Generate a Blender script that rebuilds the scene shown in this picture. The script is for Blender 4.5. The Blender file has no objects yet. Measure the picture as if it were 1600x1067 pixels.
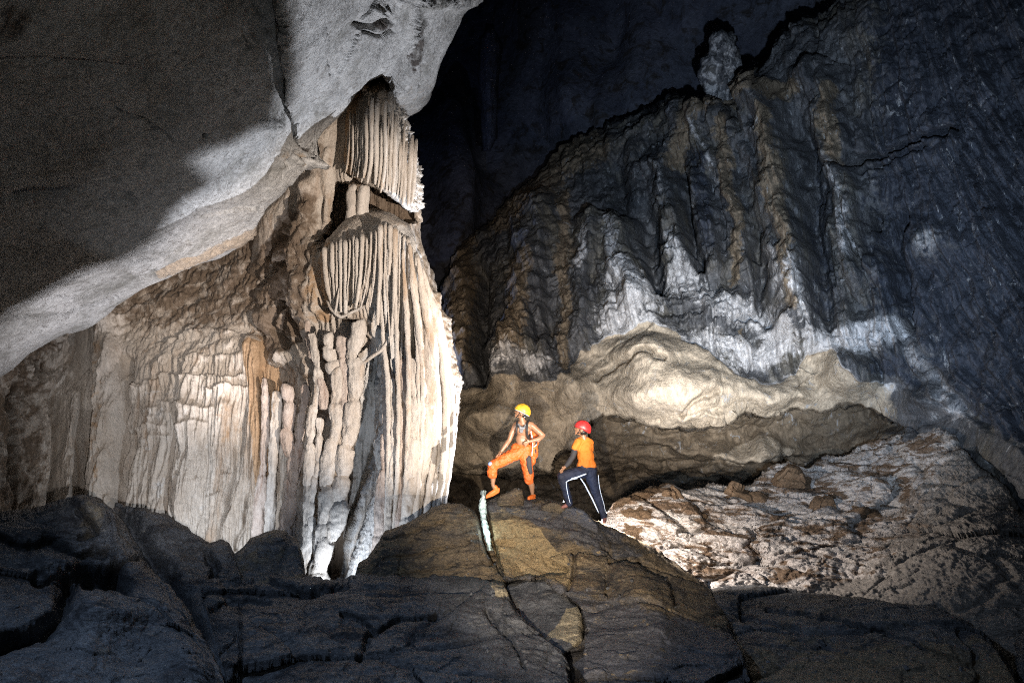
import bpy, bmesh, math, random
import numpy as np
random.seed(7)
R = math.radians
sc = bpy.context.scene
COL = sc.collection
F = 1600 * 24.0 / 36.0            # focal length in photo pixels (24 mm on full frame)
PITCH = R(10)
CAMZ = 1.6

# ------------------------------------------------------------------ camera
cam_d = bpy.data.cameras.new('camera'); cam_d.lens = 24; cam_d.sensor_width = 36
cam_d.clip_start = 0.05; cam_d.clip_end = 300
cam = bpy.data.objects.new('camera', cam_d); COL.objects.link(cam)
cam.location = (0, 0, CAMZ); cam.rotation_euler = (R(90) + PITCH, 0, 0)
sc.camera = cam

def W(px, py, Z):
    """photo pixel + distance along the optical axis -> world point"""
    px = np.asarray(px, float); py = np.asarray(py, float); Z = np.asarray(Z, float)
    x = (px - 800) / F * Z; u = (533.5 - py) / F * Z
    return np.stack([x, Z * math.cos(PITCH) - u * math.sin(PITCH),
                     CAMZ + Z * math.sin(PITCH) + u * math.cos(PITCH)], -1)

# ------------------------------------------------------------------ world and lamps
world = bpy.data.worlds.new('World'); sc.world = world; world.use_nodes = True
bgn = world.node_tree.nodes['Background']
bgn.inputs[0].default_value = (0.45, 0.6, 1.0, 1); bgn.inputs[1].default_value = 0.006
sc.view_settings.view_transform = 'Standard'; sc.view_settings.look = 'None'
sc.cycles.use_denoising = False; sc.cycles.use_adaptive_sampling = False; sc.cycles.max_bounces = 3; sc.cycles.diffuse_bounces = 2; sc.cycles.glossy_bounces = 2
sc.cycles.sample_clamp_indirect = 0.8; sc.cycles.pixel_filter_type = 'BLACKMAN_HARRIS'; sc.cycles.filter_width = 1.15; sc.cycles.light_sampling_threshold = 0.003
sc.view_settings.exposure = 0; sc.view_settings.gamma = 1
from mathutils import Vector
def lamp(name, pos, power, color, target=None, angle=None, blend=0.5, radius=0.05):
    d = bpy.data.lights.new(name, 'SPOT' if angle else 'POINT')
    d.energy = power; d.color = color; d.shadow_soft_size = radius
    o = bpy.data.objects.new(name, d); COL.objects.link(o)
    p = Vector(W(*pos)); o.location = p
    if angle:
        d.spot_size = R(angle); d.spot_blend = blend
        o.rotation_euler = (Vector(W(*target)) - p).to_track_quat('-Z', 'Y').to_euler()
    return o
COOL = (0.78, 0.87, 1.0); WARM = (1.0, 0.84, 0.66); BLUE = (0.42, 0.6, 1.0)
LAMPS = [
    # torches hidden behind the boulders, as the photograph shows their pools of light
    ('torch_left', (320, 905, 12.2), 230, COOL, (310, 760, 15), 110, 0.7, 0.05),
    ('torch_band', (430, 890, 11.9), 1700, (0.94, 0.93, 1.0), (200, 420, 13.5), 70, 0.9, 0.02),
    ('torch_column', (520, 960, 11.9), 200, COOL, (560, 620, 14), 120, 0.7, 0.05),
    ('torch_main', (900, 836, 13.8), 4000, (0.84, 0.89, 1.0), (460, 170, 12), 86, 0.9, 0.02),
    ('torch_slope', (948, 797, 11.35), 900, (1.0, 0.9, 0.82), (1200, 790, 16), 150, 0.6, 0.03),
    ('torch_wall', (905, 842, 13.6), 900, (0.92, 0.93, 1.0), (1230, 430, 19), 66, 1.0, 0.08),
    ('fill_far', (600, 640, 20), 1000, (0.40, 0.55, 1.0), (960, 100, 42), 80, 1.0, 0.1),  # added blue fill behind the column to lift the far wall
    ('torch_cleft', (760, 822, 10.5), 4, (0.7, 0.95, 1.0), None, None, 0, 0.02),
    # one warm hand lamp near the camera, then fill lamps added for brightness
    ('hand_lamp', (700, 1500, 1.2), 5200, WARM, (890, 730, 12), 36, 0.7, 0.03),
    ('fill_trousers', (893, 774, 9.9), 32, (0.35, 0.6, 1.0), (923, 766, 10.7), 75, 1.0, 0.02),  # added blue fill in front of the second climber's legs
    ('fill_gap', (900, 500, 2.0), 5000, (1.0, 0.82, 0.66), (790, 430, 26), 25, 1.0, 0.05),  # added warm fill for the dim rock right of the column
    ('fill_ledge', (1700, 1300, 2.2), 12000, (1.0, 0.95, 0.88), (1120, 560, 18), 27, 1.0, 0.04),  # added fill to brighten the ledge
    ('fill_column', (2400, 1150, 2.6), 9800, (1.0, 0.88, 0.78), (604, 480, 14), 35, 0.5, 0.04),  # added frontal fill for the column
    ('fill_flutes', (300, 900, 2.0), 3600, (0.95, 0.93, 0.95), (300, 670, 15), 27, 1.0, 0.04),  # added fill for the left flowstone wall
    ('fill_right', (1500, 900, 2.0), 12500, (0.62, 0.78, 1.0), (1230, 360, 18), 56, 0.9, 0.1),  # added bluish fill for the right wall
    ('fill_foreground', (-500, -500, 2.2), 950, (0.48, 0.67, 1.0), (700, 1010, 7), 95, 0.8, 0.15),  # added blue fill for the foreground slabs
    ('fill_camera_side', (300, -1200, 1.2), 105, (0.92, 0.93, 0.86), None, None, 0, 0.25),  # added dim overall fill from beside the camera
]
for L in LAMPS: lamp(*L)

# ------------------------------------------------------------------ noise
_rng = np.random.RandomState(11)
_perm = _rng.permutation(256).astype(np.int32); _perm = np.concatenate([_perm, _perm, _perm])
_g = _rng.normal(size=(256, 3)).astype(np.float32); _g /= np.linalg.norm(_g, axis=1)[:, None]
def perlin(P, seed=0):
    P = P.astype(np.float32) + np.float32(seed * 17.31)
    I = np.floor(P).astype(np.int32); f = P - I; I &= 255
    u = f * f * f * (f * (f * 6 - 15) + 10)
    res = []
    for dx in (0, 1):
        a = _perm[I[..., 0] + dx]
        for dy in (0, 1):
            b = _perm[a + I[..., 1] + dy]
            for dz in (0, 1):
                g = _g[_perm[b + I[..., 2] + dz]]
                res.append(g[..., 0] * (f[..., 0] - dx) + g[..., 1] * (f[..., 1] - dy) + g[..., 2] * (f[..., 2] - dz))
    ux, uy, uz = u[..., 0], u[..., 1], u[..., 2]
    l = lambda a, b, t: a + (b - a) * t
    x0 = l(l(res[0], res[1], uz), l(res[2], res[3], uz), uy)
    x1 = l(l(res[4], res[5], uz), l(res[6], res[7], uz), uy)
    return l(x0, x1, ux) * 1.6
def fbm(P, s=1.0, o=4, seed=0, st=(1, 1, 1), kind='n', gain=0.5):
    Q = P * (np.array(st) * s); a = 1.0; out = 0; tot = 0
    for k in range(o):
        n = perlin(Q, seed + k)
        if kind == 'b': n = np.abs(n) * 2 - 0.55          # billow: puffs with sharp creases
        elif kind == 'r': n = 0.55 - np.abs(n) * 2        # ridged: sharp crests
        out = out + a * n; tot += a; a *= gain; Q = Q * 2.03
    return out / tot
def warp(P, s, a, seed=0):
    return P + a * np.stack([fbm(P, s, 2, seed + 31 * k) for k in range(3)], -1)
def rockface(P, scale, seed=0, st=(1, 1, 1)):
    """broken-rock faces: every cell of a jittered lattice is a plane of its own tilt"""
    Q = (P * (np.array(st) * scale)).astype(np.float32); I = np.floor(Q).astype(np.int32)
    b1 = np.full(Q.shape[:-1], 1e9, np.float32); b2 = b1.copy(); hh = np.zeros_like(b1)
    r = np.random.RandomState(seed + 77); J = r.rand(4096, 3).astype(np.float32); T = (r.rand(4096, 4) - .5).astype(np.float32)
    for dx in (-1, 0, 1):
        for dy in (-1, 0, 1):
            for dz in (-1, 0, 1):
                C = I + np.array([dx, dy, dz], np.int32)
                k = ((C[..., 0] * 73856093) ^ (C[..., 1] * 19349663) ^ (C[..., 2] * 83492791)) & 4095
                D = Q - (C + J[k]); d = np.sqrt((D * D).sum(-1)); t = T[k]
                v = (D * t[..., :3]).sum(-1) * 1.6 + t[..., 3] * .5
                m = d < b1
                b2 = np.where(m, b1, np.minimum(b2, d)); b1 = np.where(m, d, b1); hh = np.where(m, v, hh)
    return hh - 0.35 * np.exp(-((b2 - b1) / .07) ** 2)
def sstep(x, a, b):
    t = np.clip((x - a) / (b - a), 0, 1); return t * t * (3 - 2 * t)

# ------------------------------------------------------------------ drawing helpers in the grid of a sheet
def pl_dist(X, Y, pts):
    pts = np.array(pts, float); best = np.full(X.shape, 1e9); tt = np.zeros(X.shape); side = np.zeros(X.shape)
    n = len(pts) - 1
    for i in range(n):
        a, b = pts[i], pts[i + 1]; d = b - a; L = max((d ** 2).sum(), 1e-9)
        t = np.clip(((X - a[0]) * d[0] + (Y - a[1]) * d[1]) / L, 0, 1)
        qx = X - a[0] - t * d[0]; qy = Y - a[1] - t * d[1]; dd = np.hypot(qx, qy)
        m = dd < best
        best = np.where(m, dd, best); tt = np.where(m, (i + t) / n, tt)
        side = np.where(m, np.sign(d[0] * qy - d[1] * qx), side)
    return best, tt, side
def pipe(X, Y, pts, w, amp, flat=2.0):
    d, t, s = pl_dist(X, Y, pts)
    return amp * np.exp(-(d / w) ** flat)
def crack(X, Y, pts, w, amp): return -pipe(X, Y, pts, w, amp)
def poly_sd(X, Y, pts):
    pts = list(pts); d, _, _ = pl_dist(X, Y, pts + [pts[0]])
    ins = np.zeros(X.shape, bool); n = len(pts)
    for i in range(n):
        x1, y1 = pts[i]; x2, y2 = pts[(i + 1) % n]
        if y1 == y2: continue
        c = ((Y < y1) != (Y < y2)) & (X < (x2 - x1) * (Y - y1) / (y2 - y1) + x1)
        ins ^= c
    return np.where(ins, d, -d)
def mask(X, Y, pts, soft): return sstep(poly_sd(X, Y, pts), -soft, soft)
def rim(X, Y, pts, amp, w_below, w_above=2.5):
    """terrace: sticks out at the line, tapers away below it, drops back just above it"""
    pts = sorted(pts); xs = [p[0] for p in pts]; ys = [p[1] for p in pts]
    s = Y - np.interp(X, xs, ys)
    fade = sstep(X, xs[0] - 6, xs[0] + 8) * (1 - sstep(X, xs[-1] - 8, xs[-1] + 6))
    v = np.where(s > 0, np.exp(-s / w_below), np.exp(-(s / w_above) ** 2) )
    return amp * v * fade
def interp_depth(X, Y, ctrl, smooth=1e-4):
    c = np.array(ctrl, float); p = c[:, :2] / 1000; v = 1 / c[:, 2]; n = len(c)
    def K(r2): return np.where(r2 > 0, 0.5 * r2 * np.log(np.maximum(r2, 1e-12)), 0)
    A = np.zeros((n + 3, n + 3)); D = ((p[:, None] - p[None]) ** 2).sum(-1)
    A[:n, :n] = K(D) + smooth * np.eye(n); A[:n, n] = 1; A[:n, n + 1:] = p; A[n, :n] = 1; A[n + 1:, :n] = p.T
    sol = np.linalg.solve(A, np.concatenate([v, [0, 0, 0]]))
    x = X / 1000; y = Y / 1000; out = sol[n] + sol[n + 1] * x + sol[n + 2] * y
    for i in range(n): out = out + sol[i] * K((x - p[i, 0]) ** 2 + (y - p[i, 1]) ** 2)
    return 1 / np.clip(out, 1 / 60, 1 / 2.5)

# ------------------------------------------------------------------ objects
def tag(o, label=None, cat=None, group=None, kind=None):
    if label: o['label'] = label
    if cat: o['category'] = cat
    if group: o['group'] = group
    if kind: o['kind'] = kind
    return o
def new_obj(name, me, m, parent=None, origin=None):
    o = bpy.data.objects.new(name, me); COL.objects.link(o)
    if m is not None: me.materials.append(m)
    if parent is not None: o.parent = parent
    return o
def np_mesh(name, V, Q, attrs=None, smooth=True):
    me = bpy.data.meshes.new(name)
    V = np.ascontiguousarray(V, np.float32); Q = np.ascontiguousarray(Q, np.int32); k = Q.shape[1]
    me.vertices.add(len(V)); me.vertices.foreach_set('co', V.ravel())
    me.loops.add(Q.size); me.loops.foreach_set('vertex_index', Q.ravel())
    me.polygons.add(len(Q)); me.polygons.foreach_set('loop_start', np.arange(0, Q.size, k, dtype=np.int32))
    me.polygons.foreach_set('loop_total', np.full(len(Q), k, np.int32))
    me.polygons.foreach_set('use_smooth', np.full(len(Q), smooth, bool))
    for an, av in (attrs or {}).items():
        a = me.attributes.new(an, 'FLOAT', 'POINT'); a.data.foreach_set('value', np.ascontiguousarray(av, np.float32).ravel())
    me.update(calc_edges=True); me.validate()
    return me
def empty(name, loc, label, cat, group=None):
    o = bpy.data.objects.new(name, None); COL.objects.link(o); o.location = loc
    o.empty_display_size = 0.2
    return tag(o, label, cat, group)
def at_world(o, root):
    """parent o (whose mesh is in world space) under root (an Empty at loc)"""
    o.parent = root; o.location = -root.location
    return o

AX = {'x': {'t': 1, 'b': 1, 'l': 0, 'r': 0}, 'y': {'t': 0, 'b': 0, 'l': 1, 'r': 1}}
def flutes(X, Y, period, lean, seed):
    """crisp rounded drip ribs running down the surface, of uneven width, broken along their length"""
    q = (X - lean * Y) / period + 1.1 * perlin(np.stack([X / 60, Y / 190, X * 0 + seed], -1), seed) + .5 * perlin(np.stack([X / 14, Y / 120, X * 0 + seed], -1), seed + 1)
    a = 0.55 + 0.75 * perlin(np.stack([X / 13, Y / 60, X * 0 + 4], -1), seed + 2)
    return (np.abs(np.sin(np.pi * q)) ** .7 - .6) * np.clip(a, .1, 1.3)
class Sheet:
    """A curved rock surface on a grid; edges roll back and continue away behind the outline."""
    def __init__(s, first, last, rng, step, axis='x', step2=None, jit=0):
        # axis 'x': first/last = top/bottom curves y(x); axis 'y': left/right curves x(y)
        a = np.arange(rng[0], rng[1] + step, step, dtype=float)
        f = np.array(first, float); l = np.array(last, float)
        k0, k1 = (0, 1) if axis == 'x' else (1, 0)
        c0 = np.interp(a, f[:, k0], f[:, k1]); c1 = np.interp(a, l[:, k0], l[:, k1])
        if jit:
            z_ = a * 0 + 7.7 + rng[0]
            c0 = c0 + jit * (2.2 * perlin(np.stack([a / 13, z_, z_], -1), 91) + 1.4 * perlin(np.stack([a / 5, z_, z_], -1), 92))
        c1 = np.maximum(c1, c0 + 2)
        n = int(np.max(c1 - c0) / (step2 or step)) + 2
        t = np.linspace(0, 1, n)
        B = c0[:, None] * (1 - t) + c1[:, None] * t; A = np.repeat(a[:, None], n, 1)
        s.axis = axis
        s.X, s.Y = (A, B) if axis == 'x' else (B, A)
        if axis == 'x': s.d = dict(t=B - c0[:, None], b=c1[:, None] - B, l=A - rng[0], r=rng[1] - A)
        else: s.d = dict(l=B - c0[:, None], r=c1[:, None] - B, t=A - rng[0], b=rng[1] - A)
        s.attrs = {}; s.ext = {}
    def depth(s, ctrl, **k): s.Z = interp_depth(s.X, s.Y, ctrl, **k); return s
    def roll(s, edge, w, m, ext=2.0):
        d = np.clip(s.d[edge] / w, 0, 1); s.Z = s.Z + m * (1 - np.sqrt(np.clip(1 - (1 - d) ** 2, 0, 1)))
        s.ext[edge] = ext; return s
    def base(s):
        s.P = W(s.X, s.Y, s.Z)
        a = np.gradient(s.P, axis=0); b = np.gradient(s.P, axis=1)
        n = np.cross(a, b); n /= np.linalg.norm(n, axis=-1, keepdims=True) + 1e-12
        v = s.P - np.array([0, 0, CAMZ]); n *= np.where((n * v).sum(-1) > 0, -1, 1)[..., None]
        s.N = n; return s
    def disp(s, h, mix=0.0):
        v = np.array([0, 0, CAMZ]) - s.P; v /= np.linalg.norm(v, axis=-1, keepdims=True)
        n = s.N * (1 - mix) + v * mix; n /= np.linalg.norm(n, axis=-1, keepdims=True)
        s.P = s.P + n * h[..., None]; return s
    def finish(s, name, m, origin=None):
        P = s.P; at = {k: v for k, v in s.attrs.items()}
        camp = np.array([0, 0, CAMZ])
        order = ('l', 'r', 't', 'b')
        for e in order:
            if e not in s.ext: continue
            ax = AX[s.axis][e]
            first = e in ('t', 'l')
            idx = 0 if first else -1; ix2 = 6 if first else -7
            if ax == 0: E = P[idx]; I = P[ix2]
            else: E = P[:, idx]; I = P[:, ix2]
            jx = min(24, (P.shape[ax] - 1)) * (1 if first else -1) + (0 if first else -1)
            def pick(A, q_): return A[q_] if ax == 0 else A[:, q_]
            gx, gy, gz = (s.X, s.Y, s.Z)
            if gx.shape != P.shape[:2]:
                lo0 = 4 * sum(1 for o_ in order[:order.index(e)] if o_ in s.ext and o_ in ('l', 't') and AX[s.axis][o_] == 0); hi0 = P.shape[0] - gx.shape[0] - lo0
                lo1 = 4 * sum(1 for o_ in order[:order.index(e)] if o_ in s.ext and o_ in ('l', 't') and AX[s.axis][o_] == 1); hi1 = P.shape[1] - gx.shape[1] - lo1
                gx, gy, gz = [np.pad(g_, ((lo0, hi0), (lo1, hi1)), 'edge') for g_ in (gx, gy, gz)]
            Ez = pick(gz, idx); I = E + W(pick(gx, jx), pick(gy, jx), Ez) - W(pick(gx, idx), pick(gy, idx), Ez)
            ray = E - camp; ray /= np.linalg.norm(ray, axis=-1, keepdims=True)
            inn = I - E; inn -= (inn * ray).sum(-1, keepdims=True) * ray
            inn /= np.linalg.norm(inn, axis=-1, keepdims=True) + 1e-9
            rows = []
            for k in (0.12, 0.3, 0.6, 1.0):
                rows.append(E + ray * s.ext[e] * k + inn * s.ext[e] * 0.22 * k)
            rows = np.stack(rows if not first else rows[::-1], ax)
            P = np.concatenate([rows, P] if first else [P, rows], ax)
            for q in at:
                v = at[q]; ed = (v[idx] if ax == 0 else v[:, idx]); ed = np.stack([ed] * 4, ax)
                at[q] = np.concatenate([ed, v] if first else [v, ed], ax)
        n0, n1 = P.shape[:2]
        i = np.arange(n0 * n1).reshape(n0, n1)
        if s.axis == 'x': Q = np.stack([i[:-1, :-1], i[:-1, 1:], i[1:, 1:], i[1:, :-1]], -1)
        else: Q = np.stack([i[:-1, :-1], i[1:, :-1], i[1:, 1:], i[:-1, 1:]], -1)
        V = P.reshape(-1, 3)
        org = np.zeros(3)
        if origin == 'base': org = np.array([V[:, 0].mean(), V[:, 1].mean(), V[:, 2].min()])
        me = np_mesh(name, V - org, Q.reshape(-1, 4), at)
        o = new_obj(name, me, m); o.location = org
        return o

# ------------------------------------------------------------------ materials
class NT:
    def __init__(s, name):
        s.m = bpy.data.materials.new(name); s.m.use_nodes = True; s.t = s.m.node_tree; s.n = s.t.nodes
        s.b = s.n['Principled BSDF']; s.tc = s.n.new('ShaderNodeTexCoord')
    def link(s, a, b): s.t.links.new(a, b)
    def mp(s, scale=(1, 1, 1), rot=(0, 0, 0)):
        n = s.n.new('ShaderNodeMapping'); n.inputs['Scale'].default_value = scale; n.inputs['Rotation'].default_value = rot
        s.link(s.tc.outputs['Object'], n.inputs[0]); return n.outputs[0]
    def noise(s, scale, detail=6, rough=0.6, vec=None, dist=0.0):
        n = s.n.new('ShaderNodeTexNoise'); n.inputs['Scale'].default_value = scale; n.inputs['Detail'].default_value = detail
        n.inputs['Roughness'].default_value = rough; n.inputs['Distortion'].default_value = dist
        s.link(vec if vec is not None else s.tc.outputs['Object'], n.inputs['Vector']); return n.outputs[0]
    def ramp(s, fac, a, b, ca=(0, 0, 0), cb=(1, 1, 1)):
        n = s.n.new('ShaderNodeValToRGB'); e = n.color_ramp.elements
        e[0].position = a; e[1].position = b; e[0].color = (*ca, 1); e[1].color = (*cb, 1)
        s.link(fac, n.inputs[0]); return n.outputs[0]
    def mix(s, fac, a, b, mode='MIX'):
        n = s.n.new('ShaderNodeMix'); n.data_type = 'RGBA'; n.blend_type = mode
        for i, v in ((0, fac), (6, a), (7, b)):
            if hasattr(v, 'links'): s.link(v, n.inputs[i])
            elif i == 0: n.inputs[0].default_value = v
            else: n.inputs[i].default_value = (*v, 1)
        return n.outputs[2]
    def attr(s, name):
        n = s.n.new('ShaderNodeAttribute'); n.attribute_name = name; return n.outputs['Fac']
    def math(s, op, a, b):
        n = s.n.new('ShaderNodeMath'); n.operation = op; n.use_clamp = False
        for i, v in ((0, a), (1, b)):
            if hasattr(v, 'links'): s.link(v, n.inputs[i])
            else: n.inputs[i].default_value = v
        return n.outputs[0]
    def bump(s, h, dist, strength=1.0, prev=None):
        n = s.n.new('ShaderNodeBump'); n.inputs['Distance'].default_value = dist; n.inputs['Strength'].default_value = strength
        s.link(h, n.inputs['Height'])
        if prev is not None: s.link(prev, n.inputs['Normal'])
        return n.outputs[0]

def rock_mat(name, c1, c2, blotch=None, blotch_at=(0.5, 0.62), blotch_scale=1.2, stretch=(1, 1, 1), scale=1.5,
             tints=(), rough=0.8, spec=0.25, bumps=((14, 0.03), (60, 0.008)), speck=None, speck_at=(0.6, 0.68), speck_scale=9,
             veins=None, vary=0.35):
    t = NT(name); v = t.mp(stretch)
    col = t.ramp(t.noise(scale, 8, 0.65, v, 0.4), 0.32, 0.68, c1, c2)
    if blotch is not None:
        col = t.mix(t.ramp(t.noise(blotch_scale, 7, 0.68, v, 0.8), *blotch_at), col, blotch)
    fine = t.ramp(t.noise(scale * 11, 8, 0.8, v, 0.3), 0.34, 0.64, (1 - vary * 1.35,) * 3, (1 + vary * 0.5,) * 3)
    for an, c in tints:
        a = t.attr(an)
        nz = t.ramp(t.noise(3.3, 6, 0.65, None, 0.6), 0.3, 0.7, (0.0,) * 3, (1, 1, 1))
        # ragged edge: mask + noise pushed through a steep ramp
        s_ = t.math('ADD', a, t.math('MULTIPLY', t.math('SUBTRACT', nz, 0.5), 0.55))
        col = t.mix(t.ramp(s_, 0.38, 0.62), col, c)
    if speck is not None:
        col = t.mix(t.ramp(t.noise(speck_scale, 6, 0.7, v, 1.0), *speck_at), col, speck)
    if veins is not None:
        vn = t.noise(veins[1], 5, 0.6, v, 2.5)
        col = t.mix(t.ramp(t.math('ABSOLUTE', t.math('SUBTRACT', vn, 0.5), 0), 0.0, veins[2], (1, 1, 1), (0, 0, 0)), col, veins[0])
    col = t.mix(1.0, col, fine, 'MULTIPLY')
    t.link(col, t.b.inputs['Base Color'])
    t.b.inputs['Roughness'].default_value = rough; t.b.inputs['Specular IOR Level'].default_value = spec
    pn = None
    for k, (s_, d) in enumerate(bumps):
        pn = t.bump(t.noise(s_, 8, 0.65, v, 0.5), d, 1.0, pn)
    t.link(pn, t.b.inputs['Normal'])
    return t.m
def plain(name, c, rough=0.6, metal=0, bump=None, vary=0.15, vs=40):
    t = NT(name)
    col = t.ramp(t.noise(vs, 4, 0.6), 0.3, 0.7, tuple(x * (1 - vary) for x in c), tuple(min(1, x * (1 + vary)) for x in c))
    t.link(col, t.b.inputs['Base Color'])
    t.b.inputs['Roughness'].default_value = rough; t.b.inputs['Metallic'].default_value = metal
    if bump: t.link(t.bump(t.noise(bump[0], 5, 0.6), bump[1]), t.b.inputs['Normal'])
    return t.m

M = {}
M['ceiling'] = rock_mat('pale_limestone', (0.44, 0.43, 0.41), (0.60, 0.585, 0.56), (0.27, 0.26, 0.235), (0.50, 0.68), 0.9, scale=1.0,
    tints=(('tint_ochre', (0.47, 0.38, 0.29)), ('tint_dark', (0.10, 0.085, 0.075))), bumps=((5, 0.06), (24, 0.02), (110, 0.005)),
    veins=((0.22, 0.20, 0.18), 1.6, 0.016), vary=0.33)
M['flow'] = rock_mat('cream_flowstone', (0.50, 0.42, 0.34), (0.66, 0.59, 0.51), (0.42, 0.31, 0.22), (0.54, 0.68), 1.0, (1.6, 1.6, 0.35), 1.6,
    tints=(('tint_ochre', (0.45, 0.30, 0.18)), ('tint_dark', (0.21, 0.155, 0.11)), ('tint_white', (0.70, 0.67, 0.63))),
    rough=0.62, spec=0.35, bumps=((18, 0.025), (80, 0.008)), vary=0.22)
M['drape'] = rock_mat('pale_dripstone', (0.55, 0.47, 0.39), (0.72, 0.67, 0.61), (0.50, 0.36, 0.24), (0.56, 0.70), 1.3, (2, 2, 0.3), 1.6,
    rough=0.55, spec=0.35, bumps=((22, 0.015), (90, 0.006)), vary=0.2)
M['drape_pink'] = rock_mat('rosy_dripstone', (0.50, 0.39, 0.32), (0.66, 0.57, 0.50), (0.36, 0.22, 0.15), (0.56, 0.70), 1.5, (2, 2, 0.5), 1.8,
    rough=0.55, spec=0.35, bumps=((16, 0.02), (80, 0.007)), vary=0.22)
M['wall'] = rock_mat('dark_crusted_limestone', (0.05, 0.055, 0.065), (0.19, 0.19, 0.195), (0.17, 0.155, 0.125), (0.5, 0.66), 0.35, (1, 1, 0.45), 0.8,
    tints=(('tint_tan', (0.24, 0.19, 0.135)), ('tint_crust', (0.62, 0.61, 0.61)), ('tint_ledge', (0.50, 0.42, 0.32)), ('tint_blue', (0.06, 0.068, 0.088))),
    speck=(0.42, 0.43, 0.44), speck_at=(0.60, 0.68), speck_scale=3.6, bumps=((4, 0.10), (18, 0.025), (70, 0.008)), vary=0.4)
M['far'] = rock_mat('far_dark_limestone', (0.06, 0.066, 0.095), (0.14, 0.15, 0.19), (0.05, 0.045, 0.045), bumps=((2, 0.2), (9, 0.05)), scale=0.3)
M['slope'] = rock_mat('white_crusted_rock', (0.50, 0.45, 0.42), (0.70, 0.65, 0.60), (0.17, 0.115, 0.075), (0.49, 0.56), 1.5, (.7, 1, 3.0), 1.4,
    tints=(('tint_dark', (0.13, 0.085, 0.05)), ('tint_grey', (0.26, 0.235, 0.21))), bumps=((7, 0.06), (30, 0.02)), vary=0.3)
M['fore'] = rock_mat('dark_layered_limestone', (0.07, 0.075, 0.085), (0.165, 0.17, 0.18), (0.045, 0.045, 0.05), (0.5, 0.62), 1.6, (1, 1, 2.6), 1.8,
    tints=(('tint_ochre', (0.20, 0.165, 0.115)), ('tint_pale', (0.42, 0.36, 0.25))), rough=0.6, spec=0.4,
    speck=(0.26, 0.24, 0.21), speck_at=(0.60, 0.70), speck_scale=5, bumps=((6, 0.06), (26, 0.025), (90, 0.008)), vary=0.4)
M['mound'] = rock_mat('ochre_layered_limestone', (0.10, 0.09, 0.08), (0.27, 0.20, 0.115), (0.06, 0.055, 0.05), (0.5, 0.6), 2.0, (1, 1, 3.0), 1.6,
    tints=(('tint_pale', (0.40, 0.30, 0.165)), ('tint_grey', (0.12, 0.12, 0.13))), rough=0.65, spec=0.35,
    speck=(0.36, 0.27, 0.15), speck_at=(0.58, 0.68), speck_scale=6, bumps=((8, 0.05), (30, 0.022), (100, 0.006)), vary=0.4)

# ------------------------------------------------------------------ ceiling
EX = 60
edge = [(-80, 640), (0, 590), (24, 577), (49, 555), (97, 529), (146, 509), (180, 485), (214, 463), (244, 446), (292, 424), (341, 407), (380, 385), (400, 369),
        (410, 345), (422, 325), (449, 302), (464, 280), (484, 262), (491, 240), (488, 226), (501, 201), (531, 175), (557, 149), (580, 130), (597, 122), (603, 137),
        (625, 168), (640, 180), (655, 175), (668, 160), (677, 141), (687, 100), (707, 67), (730, 22), (758, -8), (800, -70), (830, -110)]
s = Sheet([(-80, -160), (830, -160)], edge, (-80, 825), 2.4)
s.depth([(-80, 640, 12.6), (0, 590, 13.0), (0, 400, 10.2), (0, 200, 7.9), (0, 0, 6.4), (0, -160, 5.6), (200, 470, 13.8), (400, 370, 14.5), (250, 200, 9.4), (250, -100, 7.2),
         (440, 100, 10.4), (440, 300, 13.2), (490, 220, 13.5), (600, 125, 14.0), (600, 0, 12.0), (600, -160, 10.0), (700, 60, 14.6), (740, 0, 14.8), (820, -150, 14.5)])
X, Y = s.X, s.Y
wx = X + 5 * perlin(np.stack([X / 26, Y / 26, X * 0], -1), 3); wy = Y + 5 * perlin(np.stack([X / 26, Y / 26, X * 0 + 9], -1), 4)
# step between the big facet (left) and the brighter facet hanging in front of it (right)
stepx = np.interp(wy, [-160, -20, 50, 110, 170, 215, 232], [425, 434, 440, 446, 450, 462, 482])
facet = sstep(wx - stepx, -1.5, 2.5) * (1 - sstep(wx, 470, 640) * 0.8) * (1 - sstep(wy, 218, 236))
s.Z -= 0.75 * facet * sstep(wy, 260, 60) + 0.35 * facet
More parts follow.
